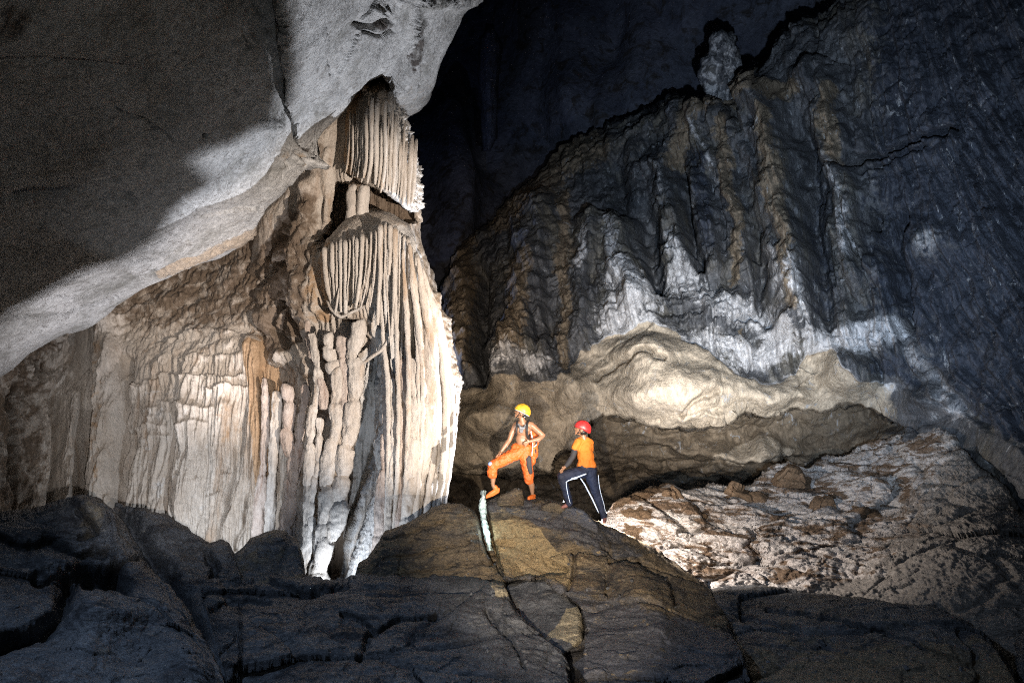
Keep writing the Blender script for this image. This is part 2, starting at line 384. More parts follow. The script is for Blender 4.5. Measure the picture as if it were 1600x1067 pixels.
# right-hand facet turning away
right = sstep(wx - np.interp(wy, [-160, 0, 60, 125, 170], [700, 655, 640, 612, 606]), -3, 4)
s.Z += 0.5 * right
s.roll('b', 16, 0.8, 3.5).base()
h = 0.16 * fbm(s.P, 0.35, 3, 1) + 0.03 * fbm(s.P, 1.1, 5, 5, kind='b') + 0.010 * fbm(s.P, 6, 4, 9, kind='b') + 0.10 * rockface(warp(s.P, .5, .3, 4), .35, 2)
CEIL = s
for pts, w, a in [([(8, 500), (40, 499), (95, 498), (135, 484), (165, 474), (185, 470)], 2.5, 0.16), ([(54, 470), (102, 468), (131, 466), (170, 452)], 1.6, 0.05),
                  ([(73, 446), (112, 429), (170, 412), (214, 407), (250, 392)], 2.0, 0.1), ([(215, 434), (260, 412), (300, 400)], 2, .08),
                  ([(256, 399), (268, 388), (284, 383), (294, 374)], 2.6, 0.14), ([(226, 428), (240, 414)], 2, .1),
                  ([(180, 165), (230, 190), (270, 215)], 2, 0.05), ([(375, 40), (388, 70), (375, 95)], 2.0, 0.04),
                  ([(0, 308), (60, 305), (110, 300), (200, 310)], 10, 0.12), ([(455, 235), (466, 246), (492, 240)], 3, 0.25),
                  ([(560, 40), (585, 45), (600, 30), (612, 34)], 4, 0.2), ([(570, 52), (592, 58), (616, 50)], 2, 0.12), ([(595, 10), (605, 40)], 2, .15),
                  ([(628, 130), (640, 100), (650, 60), (668, 30)], 4, 0.22), ([(618, 145), (628, 120), (634, 90)], 3, .2), ([(440, 175), (430, 190), (412, 195)], 3, .15),
                  ([(660, 100), (655, 130)], 2, .15), ([(316, 207), (320, 207)], 3, .15)]:
    h += crack(wx, wy, pts, w, a)
for (cx, cy, rx, ry, a) in [(460, 245, 20, 14, 0.18), (482, 245, 9, 14, .25), (450, 250, 6, 8, -.2), (470, 252, 5, 8, -.15), (598, 20, 18, 8, 0.12), (648, 70, 10, 40, 0.16), (425, 190, 18, 10, .12), (690, 0, 60, 14, .2)]:
    h += a * np.exp(-((wx - cx) / rx) ** 2 - ((wy - cy) / ry) ** 2) * (1 + 1.2 * fbm(s.P, 4, 3, 21, kind='r'))
d, t_, _ = pl_dist(wx, wy, [(250, 424), (300, 405), (350, 385), (402, 366)])   # little fringe of flowstone on the lip
h += np.exp(-(d / 8) ** 2) * (0.05 + 0.07 * fbm(s.P, 5, 2, 40, (1.3, 1.3, 0.3), 'b'))
s.disp(h)
s.attrs['tint_ochre'] = np.clip(np.exp(-(d / 10) ** 2) + 0.9 * np.exp(-((X - 452) / 16) ** 2 - ((Y - 246) / 16) ** 2) * sstep(np.abs(X - 452), 3, 8) + 0.35 * right * sstep(Y, 60, 140), 0, 1)
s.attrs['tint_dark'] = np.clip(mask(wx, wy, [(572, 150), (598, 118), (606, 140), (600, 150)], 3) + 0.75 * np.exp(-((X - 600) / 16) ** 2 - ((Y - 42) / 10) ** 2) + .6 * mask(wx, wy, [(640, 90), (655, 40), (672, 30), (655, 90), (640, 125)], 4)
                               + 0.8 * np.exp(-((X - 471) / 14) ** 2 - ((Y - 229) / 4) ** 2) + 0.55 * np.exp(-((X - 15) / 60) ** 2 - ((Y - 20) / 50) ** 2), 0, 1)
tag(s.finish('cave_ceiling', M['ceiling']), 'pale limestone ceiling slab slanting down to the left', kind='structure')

# ------------------------------------------------------------------ flowstone wall at the left
s = Sheet([(-120, 560), (0, 540), (60, 520), (180, 440), (300, 390), (400, 330), (480, 250)], [(-120, 960), (480, 960)], (-120, 480), 1.15, step2=1.9)
s.depth([(-100, 600, 12.6), (-100, 850, 12.2), (0, 600, 13.9), (0, 800, 13.3), (100, 700, 14.9), (200, 650, 15.2), (300, 600, 14.9), (300, 850, 14.0), (400, 600, 15.1), (400, 450, 15.9),
         (300, 430, 16.8), (180, 480, 16.6), (470, 500, 15.4), (470, 900, 14.4), (60, 560, 15.4)])
X, Y = s.X, s.Y
s.base()
wx = X + 6 * perlin(np.stack([X / 22, Y / 40, X * 0], -1), 13); wy = Y + 6 * perlin(np.stack([X / 18, Y / 22, X * 0 + 5], -1), 14)
low = sstep(Y, np.interp(X, [-100, 0, 150, 230, 380, 480], [545, 545, 490, 530, 520, 520]), np.interp(X, [-100, 0, 150, 230, 380, 480], [590, 590, 540, 590, 575, 565]))
PW = warp(s.P, 0.7, 0.10, 3)
fl = fbm(PW, 4.6, 3, 7, (1, 0.4, 0.06), 'b', 0.7)
fl2 = fbm(PW, 1.25, 2, 8, (1, 0.4, 0.10), 'b')
h = low * (0.065 * flutes(wx * .4 + X * .6, Y, 6.5, -.03, 3) + 0.10 * flutes(wx * .4 + X * .6, Y, 19, -.04, 8) + 0.11 * fl + 0.18 * fl2 + 0.05 * fbm(PW, 11, 2, 10, (1, .4, .06), 'b'))
h += (1 - low) * (0.20 * fbm(s.P, .8, 4, 12, (1, 1, 1.2), 'b', 0.5) + 0.06 * fbm(s.P, 6, 3, 30, (1, 1, .5), 'b'))
h += 0.016 * fbm(s.P, 14, 3, 15) + 0.12 * fbm(s.P, 0.5, 3, 16)
for pts, w, a in [([(168, 500), (165, 560), (162, 640), (158, 720), (150, 800)], 20, 0.35), ([(118, 620), (112, 700), (100, 800)], 12, 0.25),
                  ([(70, 600), (60, 700), (45, 820)], 14, 0.2), ([(395, 545), (398, 620), (402, 700), (405, 760)], 17, 0.30), ([(430, 560), (432, 620)], 12, .2),
                  ([(375, 560), (372, 640), (360, 720), (340, 830)], 10, 0.12), ([(300, 640), (298, 720), (285, 800)], 16, 0.16), ([(350, 640), (340, 740), (325, 860)], 12, 0.14)]:
    h += pipe(wx, wy, pts, w, a, 3)
for pts, w, a in [([(198, 560), (192, 640), (184, 720), (180, 790)], 5, 0.4), ([(138, 640), (130, 720), (122, 790)], 7, 0.5), ([(88, 620), (84, 720), (75, 800)], 6, 0.3), ([(202, 680), (196, 740), (188, 780)], 5, .35),
                  ([(385, 640), (380, 700), (360, 780), (343, 845)], 2.4, 0.25), ([(398, 720), (385, 790), (368, 860)], 2.2, 0.25), ([(30, 600), (22, 720), (18, 820)], 6, 0.4),
                  ([(414, 580), (417, 700), (414, 780), (414, 830)], 2.2, 0.2), ([(372, 700), (362, 760), (350, 820)], 2, .18), ([(440, 520), (452, 560)], 4, .2)]:
    h += crack(wx, wy, pts, w, a)
frn = 0.75 + 0.55 * fl
for pts, a, wb in [([(205, 602), (235, 596), (262, 585), (300, 590), (330, 586), (360, 594), (385, 590)], 0.16, 16), ([(318, 610), (345, 606), (372, 609), (390, 612)], 0.18, 10),
                   ([(225, 640), (262, 628), (290, 630), (318, 636), (335, 640)], 0.15, 12), ([(278, 665), (300, 662), (325, 660)], 0.12, 14), ([(228, 655), (258, 645), (285, 650)], .08, 8),
                   ([(207, 672), (235, 664), (262, 668)], 0.10, 9), ([(196, 612), (212, 606), (228, 601)], 0.1, 14), ([(215, 690), (240, 682), (270, 686)], .08, 7), ([(275, 562), (310, 556), (350, 560), (380, 556)], .12, 26),
                   ([(185, 500), (215, 480), (250, 486)], .15, 12), ([(250, 540), (290, 520), (330, 515), (375, 522)], .14, 14), ([(300, 752), (318, 748)], .06, 10), ([(345, 745), (360, 741)], .08, 14), ([(325, 775), (345, 772)], .07, 14), ([(280, 720), (300, 716)], .06, 10)]:
    h += .75 * rim(wx, wy, pts, a, wb) * frn
s.disp(h)
s.attrs['tint_ochre'] = np.clip(mask(wx, wy, [(385, 540), (430, 535), (440, 600), (425, 760), (405, 760), (392, 640)], 4) + .4 * mask(wx, wy, [(150, 520), (180, 520), (165, 780), (150, 780)], 8) + .45 * mask(wx, wy, [(375, 440), (470, 400), (470, 540), (390, 545)], 10) + .35 * mask(wx, wy, [(325, 620), (385, 615), (385, 700), (335, 700)], 12), 0, 1)
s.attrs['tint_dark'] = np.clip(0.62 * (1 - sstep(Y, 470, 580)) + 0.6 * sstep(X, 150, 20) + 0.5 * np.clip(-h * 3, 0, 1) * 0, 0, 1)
s.attrs['tint_white'] = 0.30 * mask(wx, wy, [(200, 600), (330, 560), (385, 600), (350, 650), (330, 900), (190, 840)], 50)
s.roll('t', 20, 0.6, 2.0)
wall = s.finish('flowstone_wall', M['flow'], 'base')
tag(wall, 'wide wall of fluted white flowstone terraces beneath the slanting ceiling', 'flowstone')

# ------------------------------------------------------------------ the great column
col = empty('flowstone_column', W(590, 930, 14.5), 'towering cream flowstone column with two fluted canopies and beaded strands', 'column')
xl = [(560, 115), (540, 135), (500, 195), (455, 270), (400, 335), (392, 420), (398, 500), (420, 545), (450, 580), (455, 640), (455, 960)]
xr = [(600, 115), (606, 140), (628, 182), (640, 225), (650, 262), (656, 310), (661, 345), (667, 400), (680, 445), (693, 495), (702, 545), (711, 590), (714, 640), (713, 690), (706, 740), (694, 790), (690, 840), (690, 960)]
s = Sheet(xl, xr, (115, 955), 1.9, 'y', 1.2)
s.depth([(600, 130, 14.8), (560, 250, 14.5), (650, 250, 14.7), (480, 300, 15.2), (600, 320, 14.6), (500, 450, 14.2), (580, 420, 13.9), (655, 430, 14.0), (420, 430, 15.5),
         (450, 600, 14.6), (500, 700, 13.8), (580, 700, 14.2), (640, 650, 13.5), (700, 650, 13.8), (500, 890, 13.3), (600, 890, 13.4), (690, 800, 13.6), (560, 540, 13.9), (650, 540, 13.4)])
s.roll('r', 34, 1.6, 2.5).roll('l', 14, 0.5, 1.0)
X, Y = s.X, s.Y
# hollows
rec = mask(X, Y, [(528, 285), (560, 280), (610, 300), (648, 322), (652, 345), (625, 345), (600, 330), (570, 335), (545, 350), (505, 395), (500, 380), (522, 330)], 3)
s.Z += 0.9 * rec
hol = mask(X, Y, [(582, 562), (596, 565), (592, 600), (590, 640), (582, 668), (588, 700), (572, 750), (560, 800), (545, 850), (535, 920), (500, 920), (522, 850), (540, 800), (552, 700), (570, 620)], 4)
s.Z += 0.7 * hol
s.base()
P = s.P
wx = X + 5 * perlin(np.stack([X / 20, Y / 46, X * 0], -1), 23); wy = Y + 5 * perlin(np.stack([X / 18, Y / 22, X * 0 + 5], -1), 24)
PW = warp(P, 0.8, 0.07, 5)
fl = fbm(PW, 6.5, 3, 27, (1, 0.35, 0.06), 'b', 0.6)
fl2 = fbm(PW, 2.2, 2, 28, (1, 0.35, 0.07), 'b')
smooth_part = mask(X, Y, [(560, 110), (600, 120), (545, 170), (530, 290), (480, 330), (400, 420), (380, 340)], 10)
rough_part = mask(X, Y, [(380, 420), (450, 330), (505, 310), (500, 380), (490, 500), (460, 540), (440, 560), (400, 540)], 8)
flat_part = np.clip(smooth_part + rough_part, 0, 1)
tan_part = mask(X, Y, [(655, 470), (700, 480), (720, 620), (700, 760), (668, 700), (650, 560)], 10)
h = (1 - flat_part) * (0.04 * flutes(X, Y, 6, -.05, 12) + 0.07 * flutes(X, Y, 17, -.06, 13) + 0.08 * fl + 0.14 * fl2) * (1 - 0.6 * tan_part)
h += rough_part * (0.22 * fbm(P, 1.7, 5, 33, (1, 1, .7), 'b', 0.6)) + smooth_part * (0.07 * fbm(P, 2, 4, 34, (1, 1, .4), 'b'))
h += tan_part * 0.05 * fbm(P, 7, 4, 35, (1, 1, 1.3), 'b') + 0.010 * fbm(P, 18, 3, 36)
h += 0.16 * fbm(P, .6, 2, 37)
for pts, w, a in [([(488, 300), (480, 350), (470, 420), (480, 490)], 18, 0.3), ([(515, 180), (505, 250), (500, 300)], 14, 0.2), ([(520, 240), (516, 300), (508, 360)], 5, 0.1), ([(500, 385), (500, 440), (502, 480)], 9, .2),
                  ([(430, 560), (455, 552), (480, 570)], 14, .2), ([(668, 470), (672, 560), (668, 640), (660, 740)], 13, 0.25), ([(690, 500), (700, 590), (694, 680), (682, 760)], 9, 0.2)]:
    h += pipe(wx, wy, pts, w, a, 2.5)
for pts, w, a in [([(458, 310), (452, 400), (448, 470), (462, 530)], 6, 0.45), ([(655, 545), (650, 600), (648, 680), (648, 740)], 2.2, 0.2), ([(700, 640), (690, 700), (676, 760), (672, 800)], 3, 0.25),
                  ([(659, 470), (657, 520), (652, 560)], 3, .2), ([(681, 640), (674, 700), (668, 770)], 2.5, .2), ([(617, 560), (620, 600), (622, 680), (618, 780)], 2.4, 0.25), ([(506, 560), (503, 700)], 3, .1), ([(640, 150), (648, 200)], 2, .1),
                  ([(440, 470), (425, 510), (452, 545)], 5, .3), ([(400, 450), (430, 410), (455, 400)], 4, .25), ([(410, 400), (440, 370), (470, 340)], 4, .2)]:
    h += crack(wx, wy, pts, w, a)
s.disp(h)
s.attrs['tint_dark'] = np.clip(0.45 * mask(X, Y, [(400, 600), (470, 560), (500, 520), (575, 540), (570, 700), (520, 930), (400, 930)], 14) + 0.8 * rec + 0.75 * hol + 0.7 * rough_part * 0.9 + 0.35 * smooth_part + 0.9 * mask(X, Y, [(540, 140), (598, 112), (606, 145), (570, 150)], 5), 0, 1)  # brown rock, plus shade painted into the recesses and behind the strands
s.attrs['tint_ochre'] = np.clip(0.55 * mask(wx, wy, [(495, 380), (520, 370), (520, 500), (490, 510)], 8) + 0.4 * rough_part * sstep(Y, 400, 520) + .5 * mask(wx, wy, [(575, 130), (600, 130), (560, 250), (545, 250)], 10) + .42 * tan_part, 0, 1)
s.attrs['tint_white'] = 0.7 * mask(wx, wy, [(560, 330), (655, 360), (650, 520), (600, 700), (530, 930), (560, 560), (620, 430)], 14)
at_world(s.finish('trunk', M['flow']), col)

def dome(name, outline_l, outline_r, yr, ctrl, roll, hfun, mat, parent, step=1.4, ext=0.8):
    s = Sheet(outline_l, outline_r, yr, step, 'y', 1.1); s.depth(ctrl)
    for e, w, m in roll: s.roll(e, w, m, ext)
    s.base(); s.disp(hfun(s)); o = s.finish(name, mat)
    if parent is not None: at_world(o, parent)
    return o
# upper canopy body
def h_canopy(s):
    X, Y, P = s.X, s.Y, s.P
    rough = sstep(X - np.interp(Y, [140, 200, 260, 320], [600, 625, 636, 640]), -6, 6) + (1 - sstep(Y, 140, 165))
    rough = np.clip(rough, 0, 1)
    s.attrs['tint_ochre'] = 0.75 * sstep(X, 575, 550) + .6 * (1 - sstep(Y, 140, 160))
    s.attrs['tint_dark'] = 0.5 * (1 - sstep(Y, 128, 150)) + 0 * X
    s.attrs['tint_white'] = 0.7 * sstep(X, 585, 620)
    return rough * 0.20 * fbm(P, 5.5, 4, 44, (1, 1, .8), 'b', .7) + 0.03 * fbm(P, 8, 2, 45, (1, .3, .05), 'b') + 0.05 * fbm(P, 1, 2, 46)
dome('canopy', [(575, 126), (560, 140), (545, 165), (538, 200), (536, 240), (540, 262), (552, 276), (575, 286), (600, 292), (615, 310), (628, 322)][:6] + [(541, 268), (560, 285), (600, 300), (640, 330)],
     [(598, 126), (612, 145), (634, 185), (646, 225), (656, 262), (659, 300), (655, 325), (650, 332)], (126, 331),
     [(600, 130, 14.5), (540, 200, 14.5), (540, 265, 14.2), (600, 200, 13.6), (600, 280, 13.3), (650, 250, 13.8), (655, 320, 13.9), (575, 240, 13.5), (635, 320, 13.6)],
     [('r', 26, .8), ('l', 12, .3), ('t', 14, .5)], h_canopy, M['flow'], col)

def tube_mesh(path, rad, nseg=9, noise_amp=0.0, seed=0, squash=1.0, dens=3):
    """path: list of (px,py,Z); rad in metres per point"""
    p = np.array(path, float); r = np.array(rad, float)
    n = max(6, int(len(p) - 1) * dens + 1)
    t = np.linspace(0, len(p) - 1, n); k = np.arange(len(p))
    def sm(v):
        o = np.interp(t, k, v)
        for _ in range(2): o[1:-1] = (o[:-2] + 2 * o[1:-1] + o[2:]) / 4
        return o
    C = W(sm(p[:, 0]), sm(p[:, 1]), sm(p[:, 2])); r = np.interp(t, k, r)
    T = np.gradient(C, axis=0); T /= np.linalg.norm(T, axis=1)[:, None] + 1e-9
    up = np.array([0.1, 1, 0.2]); A = np.cross(T, up); A /= np.linalg.norm(A, axis=1)[:, None] + 1e-9; B = np.cross(A, T)
    th = np.linspace(0, 2 * math.pi, nseg, endpoint=False)
    ring = A[:, None] * np.cos(th)[None, :, None] + B[:, None] * np.sin(th)[None, :, None] * squash
    V = C[:, None] + ring * r[:, None, None]
    if noise_amp: V = V + ring * (noise_amp * fbm(V.reshape(-1, 3), 9, 3, seed, (1, 1, .5)).reshape(V.shape[:2]))[..., None]
    i = np.arange(n * nseg).reshape(n, nseg); j = np.roll(i, -1, 1)
    Q = np.stack([i[:-1], j[:-1], j[1:], i[1:]], -1).reshape(-1, 4)
    V = V.reshape(-1, 3)
    V = np.concatenate([V, C[:1] , C[-1:]]); a, b = len(V) - 2, len(V) - 1
    caps = [[a, i[0][(q + 1) % nseg], i[0][q], i[0][q]] for q in range(nseg)] + [[b, i[-1][q], i[-1][(q + 1) % nseg], i[-1][(q + 1) % nseg]] for q in range(nseg)]
    return V, Q, caps
def tubes(name, tubelist, mat, parent=None, nseg=9, noise_amp=0.0, squash=1.0, seed=0, dens=3):
    Vs, Qs, n = [], [], 0; tris = []
    for pth, rad in tubelist:
        V, Q, caps = tube_mesh(pth, rad, nseg, noise_amp, seed, squash, dens)
        Vs.append(V); Qs.append(Q + n); tris += [[c[0] + n, c[1] + n, c[2] + n] for c in caps]; n += len(V)
    V = np.concatenate(Vs); Q = np.concatenate(Qs)
    me = bpy.data.meshes.new(name); me.from_pydata(V.tolist(), [], Q.tolist() + [list(map(int, t)) for t in tris])
    me.polygons.foreach_set('use_smooth', [True] * len(me.polygons)); me.update()
    o = new_obj(name, me, mat)
    if parent is not None: at_world(o, parent)
    return o

# flutes hanging on the upper canopy: each a part
rnd = random.Random(3)
x = 544.0; k = 0
while x < 648:
    f = (x - 540) / 110
    top = np.interp(x, [540, 560, 580, 600, 625, 640, 650], [175, 160, 152, 150, 172, 200, 225]) + rnd.uniform(0, 10)
    bot = np.interp(x, [540, 553, 570, 585, 600, 615, 630, 650], [262, 278, 284, 292, 300, 305, 318, 325]) + rnd.uniform(-7, 3)
    zt = np.interp(x, [540, 575, 600, 650], [14.35, 13.55, 13.45, 13.75])
    sw = (-7 + 5 * f) * (0.6 + 0.7 * rnd.random()); w = rnd.choice([rnd.uniform(.018, .028), rnd.uniform(.026, .040), rnd.uniform(.038, .056)]) * (0.8 if f < .2 else 1)
    top += rnd.choice([0, 0, 12, 26]) ; wig = rnd.uniform(-1.6, 1.6)
    pth = [(x + 6 * f, top, zt + .28), (x + 4 * f, top + 12, zt + .08)]
    for q in (0.25, 0.45, 0.62, 0.78, 0.9, 1.0):
        pth.append((x + wig * math.sin(q * 5 + k) + 4 * f * (1 - q) + sw * max(0, (q - 0.55) / 0.45) ** 2, top + (bot - top) * q, zt - .05 - .14 * q))
    rad = [w * .5, w * .9, w, w * 1.05, w, w * .95, w * .8, w * .35]
    rad = [r_ * (0.85 + 0.3 * rnd.random()) for r_ in rad]
    tubes('flute', [(pth, rad)], M['drape'], col, 9, 0.012, 1.2, k, 4)
    x += w / 14 * F * rnd.uniform(1.2, 2.3); k += 1

# twin stalagmite between the canopies
tubes('knob', [([(551, 345, 14.35), (552, 325, 14.3), (550, 305, 14.3), (553, 294, 14.3), (555, 290, 14.35)], [.16, .13, .12, .09, .03]),
               ([(566, 345, 14.3), (566, 325, 14.2), (568, 305, 14.2), (570, 293, 14.2), (570, 288, 14.25)], [.15, .12, .14, .12, .03])], M['drape'], col, 16, 0.05, 1.0, 3, 6)
# lower dome
def h_dome(s):
    X, Y, P = s.X, s.Y, s.P
    s.attrs['tint_ochre'] = 0.6 * sstep(X, 535, 505) + 0.3 * (1 - sstep(Y, 330, 370))
    s.attrs['tint_dark'] = 0.25 * (1 - sstep(Y, 325, 345)) + 0 * X
    s.attrs['tint_white'] = 0.8 * sstep(X, 560, 600) * sstep(Y, 340, 360)
    low = sstep(Y, 350, 385)
    return low * (0.04 * flutes(X, Y, 6, .06, 22) + 0.09 * fbm(warp(P, .9, .05, 2), 7.5, 3, 51, (1, .3, .05), 'b', .6) + .08 * fbm(P, 2.3, 2, 52, (1, .3, .06), 'b')) + (1 - low) * 0.04 * fbm(P, 3, 3, 53) + 0.01 * fbm(P, 20, 2, 54)
dome('drapery', [(565, 326), (545, 340), (528, 355), (512, 375), (503, 400), (501, 450), (510, 480), (530, 498), (560, 500), (575, 520), (585, 545), (590, 565)],
     [(590, 326), (620, 338), (640, 352), (650, 372), (659, 410), (664, 460), (662, 520), (655, 560), (640, 590)], (326, 588),
     [(578, 328, 14.0), (510, 380, 14.0), (505, 470, 13.8), (560, 400, 13.3), (600, 400, 13.15), (650, 400, 13.6), (660, 480, 13.5), (600, 500, 13.25), (620, 585, 13.4), (580, 560, 13.6)],
     [('t', 26, .8), ('l', 16, .4), ('r', 16, .5), ('b', 8, .3)], h_dome, M['flow'], col)
# thin ribs of the lower drapery: (top x, top y, bottom x, bottom y)
ribs = [(508, 392, 522, 486), (514, 388, 524, 488), (520, 384, 526, 490), (527, 380, 526, 484), (533, 378, 533, 488), (540, 380, 540, 490), (547, 376, 541, 470), (553, 372, 552, 474), (559, 376, 555, 480), (566, 370, 556, 482),
        (573, 374, 566, 470), (580, 366, 562, 486), (588, 362, 578, 480), (595, 356, 590, 508), (602, 352, 600, 470), (603, 350, 612, 560), (610, 356, 607, 430), (618, 360, 611, 540), (625, 366, 618, 560), (632, 372, 627, 560), (638, 376, 634, 556), (644, 392, 642, 560), (651, 400, 650, 550)]
for k, (x0, y0, x1, y1) in enumerate(ribs):
    zt = np.interp(x0, [505, 540, 580, 610, 655], [13.85, 13.5, 13.15, 13.1, 13.6]); w = rnd.choice([.02, .03, .04, .055]) * rnd.uniform(.8, 1.15)
    pth, rad = [(x0, y0 - 5, zt + .15)], [w * .5]
    for q in np.linspace(0, 1, 7):
        ex = (x1 - x0) * q ** 2.2; pth.append((x0 + ex + rnd.uniform(-.6, .6), y0 + (y1 - y0) * q, zt - .06 - .10 * math.sin(q * 2.2))); rad.append(w * (1.15 - .5 * q) * rnd.uniform(.85, 1.15))
    tubes('rib', [(pth, rad)], M['drape'], col, 9, 0.010, 1.2, k, 4)
tubes('hanging_fold', [([(511, 470, 13.6), (516, 482, 13.5), (524, 490, 13.45), (533, 496, 13.45), (545, 490, 13.4), (560, 483, 13.35), (574, 476, 13.25), (584, 462, 13.2)], [.02, .025, .03, .035, .03, .03, .03, .015]),
                       ([(524, 488, 13.45), (527, 470, 13.4), (530, 450, 13.4)], [.03, .022, .01]),
                       ([(617, 500, 13.1), (608, 530, 13.1), (596, 548, 13.15), (580, 558, 13.2), (565, 570, 13.3), (548, 575, 13.4)], [.02, .03, .035, .035, .03, .015])], M['drape'], col, 8, 0.01, 1, 0, 5)

# beaded strands
def strand(pts, w, z0, z1, mat, bead=26, depth=0.5, seed=0, ramp=(0.7, 1.0), name='strand', fuzz=0.03):
    """pts: (px,py) centre line; swells in lobes like stacked beads"""
    rr = random.Random(seed); pts = np.array(pts, float)
    L = np.concatenate([[0], np.cumsum(np.hypot(*np.diff(pts, axis=0).T))]); tot = L[-1]
    n = int(tot / 1.5) + 2; q = np.linspace(0, tot, n)
    x = np.interp(q, L, pts[:, 0]); y = np.interp(q, L, pts[:, 1])
    cuts = [0]
    while cuts[-1] < tot: cuts.append(cuts[-1] + bead * rr.uniform(.7, 1.5))
    cuts = np.array(cuts); j = np.clip(np.searchsorted(cuts, q, 'right') - 1, 0, len(cuts) - 2)
    f = (q - cuts[j]) / (cuts[j + 1] - cuts[j])
    amp = np.array([rr.uniform(.85, 1.15) for _ in cuts])[j]; off = np.array([rr.uniform(-.12, .12) for _ in cuts])[j]
    lobe = np.clip(np.sin(np.pi * np.clip(f, 0.0, 1.0) ** 0.62), 0, 1) ** 0.5
    g = (depth + (1 - depth) * lobe) * amp
    z = z0 + (z1 - z0) * q / tot
    r = w * .5 / F * z * g * (ramp[0] + (ramp[1] - ramp[0]) * q / tot)
    r[0] *= .4; r[-1] *= .5
    x = x + off * w * lobe
    V, Q, caps = tube_mesh(list(zip(x, y, z)), r, 28, fuzz * 1.3, seed, 0.7, 1)
    return V, Q, caps
def strand_obj(*a, **k):
    name = k.pop('name', 'strand'); mat = a[4]
    V, Q, caps = strand(*a, **k)
    # rib the strand lengthwise
    c = fbm(V, 15, 3, 5, (1, 1, .10), 'b') * 0.03 + fbm(V, 5, 2, 9, (1, 1, .5), 'b') * .03
    cen = V.copy(); V = V.copy(); V[:, 1] -= c
    me = bpy.data.meshes.new(name); me.from_pydata(V.tolist(), [], Q.tolist() + [[int(v) for v in t[:3]] for t in caps])
    me.polygons.foreach_set('use_smooth', [True] * len(me.polygons)); me.update()
    at_world(new_obj(name, me, mat), col)
D, DP = M['drape'], M['drape_pink']
ST = [([(487, 520), (490, 545), (496, 570), (501, 600), (494, 630), (487, 660), (484, 727), (477, 789), (478, 820), (480, 851), (476, 880), (471, 905)], 14, 13.5, 12.9, D, 46),
      ([(478, 500), (482, 530), (488, 560)], 10, 13.8, 13.5, DP, 18),
      ([(500, 590), (508, 610), (507, 640)], 16, 13.35, 13.3, DP, 60),
      ([(501, 652), (499, 690), (498, 711), (489, 760), (486, 789), (486, 830), (480, 860), (477, 890)], 13, 13.3, 12.95, D, 30),
      ([(512, 520), (515, 545), (520, 560), (522, 583)], 20, 13.45, 13.4, D, 22),
      ([(535, 525), (535, 550), (541, 572), (538, 600), (534, 640)], 18, 13.45, 13.3, DP, 30),
      ([(524, 575), (525, 610), (522, 640), (526, 655), (522, 690), (515, 736), (508, 770), (507, 800), (500, 830), (497, 872), (494, 910)], 23, 13.35, 12.85, D, 52),
      ([(560, 500), (556, 530), (548, 555), (562, 575), (557, 612), (549, 640), (547, 670), (541, 700), (538, 735), (530, 780), (524, 815), (513, 845), (505, 880), (500, 912)], 26, 13.4, 12.85, D, 58),
      ([(614, 590), (615, 640), (614, 686), (612, 740), (609, 790), (606, 850)], 11, 13.2, 13.0, D, 64),
      ([(627, 560), (630, 600), (628, 660), (624, 730), (622, 790), (618, 850)], 17, 13.25, 13.05, DP, 90),
      ([(600, 560), (604, 600), (604, 650), (602, 720), (596, 790), (590, 850), (586, 900)], 17, 13.35, 13.1, DP, 80),
      ([(648, 560), (650, 604), (648, 650), (647, 700), (643, 744), (636, 790), (630, 850)], 22, 13.1, 12.95, D, 60),
      ([(668, 500), (672, 560), (672, 620), (667, 680), (660, 727), (652, 752)], 22, 13.15, 13.1, D, 110),
      ([(659, 750), (652, 790), (645, 840)], 16, 13.1, 13.0, D, 80),
      ([(690, 520), (697, 580), (699, 640), (692, 700), (684, 740), (672, 800), (664, 860)], 17, 13.5, 13.3, D, 120),
      ([(706, 600), (709, 640), (706, 690), (700, 740), (688, 790), (680, 850)], 11, 13.75, 13.6, D, 90),
      ([(450, 600), (454, 637), (451, 678), (455, 727), (452, 785), (444, 830), (440, 860)], 22, 14.05, 13.6, DP, 34),
      ([(474, 600), (476, 616), (468, 665), (463, 711), (460, 760)], 13, 13.9, 13.7, DP, 30),
      ([(432, 610), (433, 650), (427, 711), (424, 770), (420, 840)], 16, 14.3, 13.9, D, 90),
      ([(412, 590), (414, 650), (411, 727), (409, 780), (402, 850)], 14, 14.5, 14.1, DP, 120),
      ([(473, 700), (470, 760), (466, 800), (460, 860)], 12, 13.9, 13.7, DP, 40)]
for k, a in enumerate(ST): strand_obj(a[0], a[1] * 1.3, *a[2:5], bead=a[5], seed=k + 5)
rf = random.Random(21)
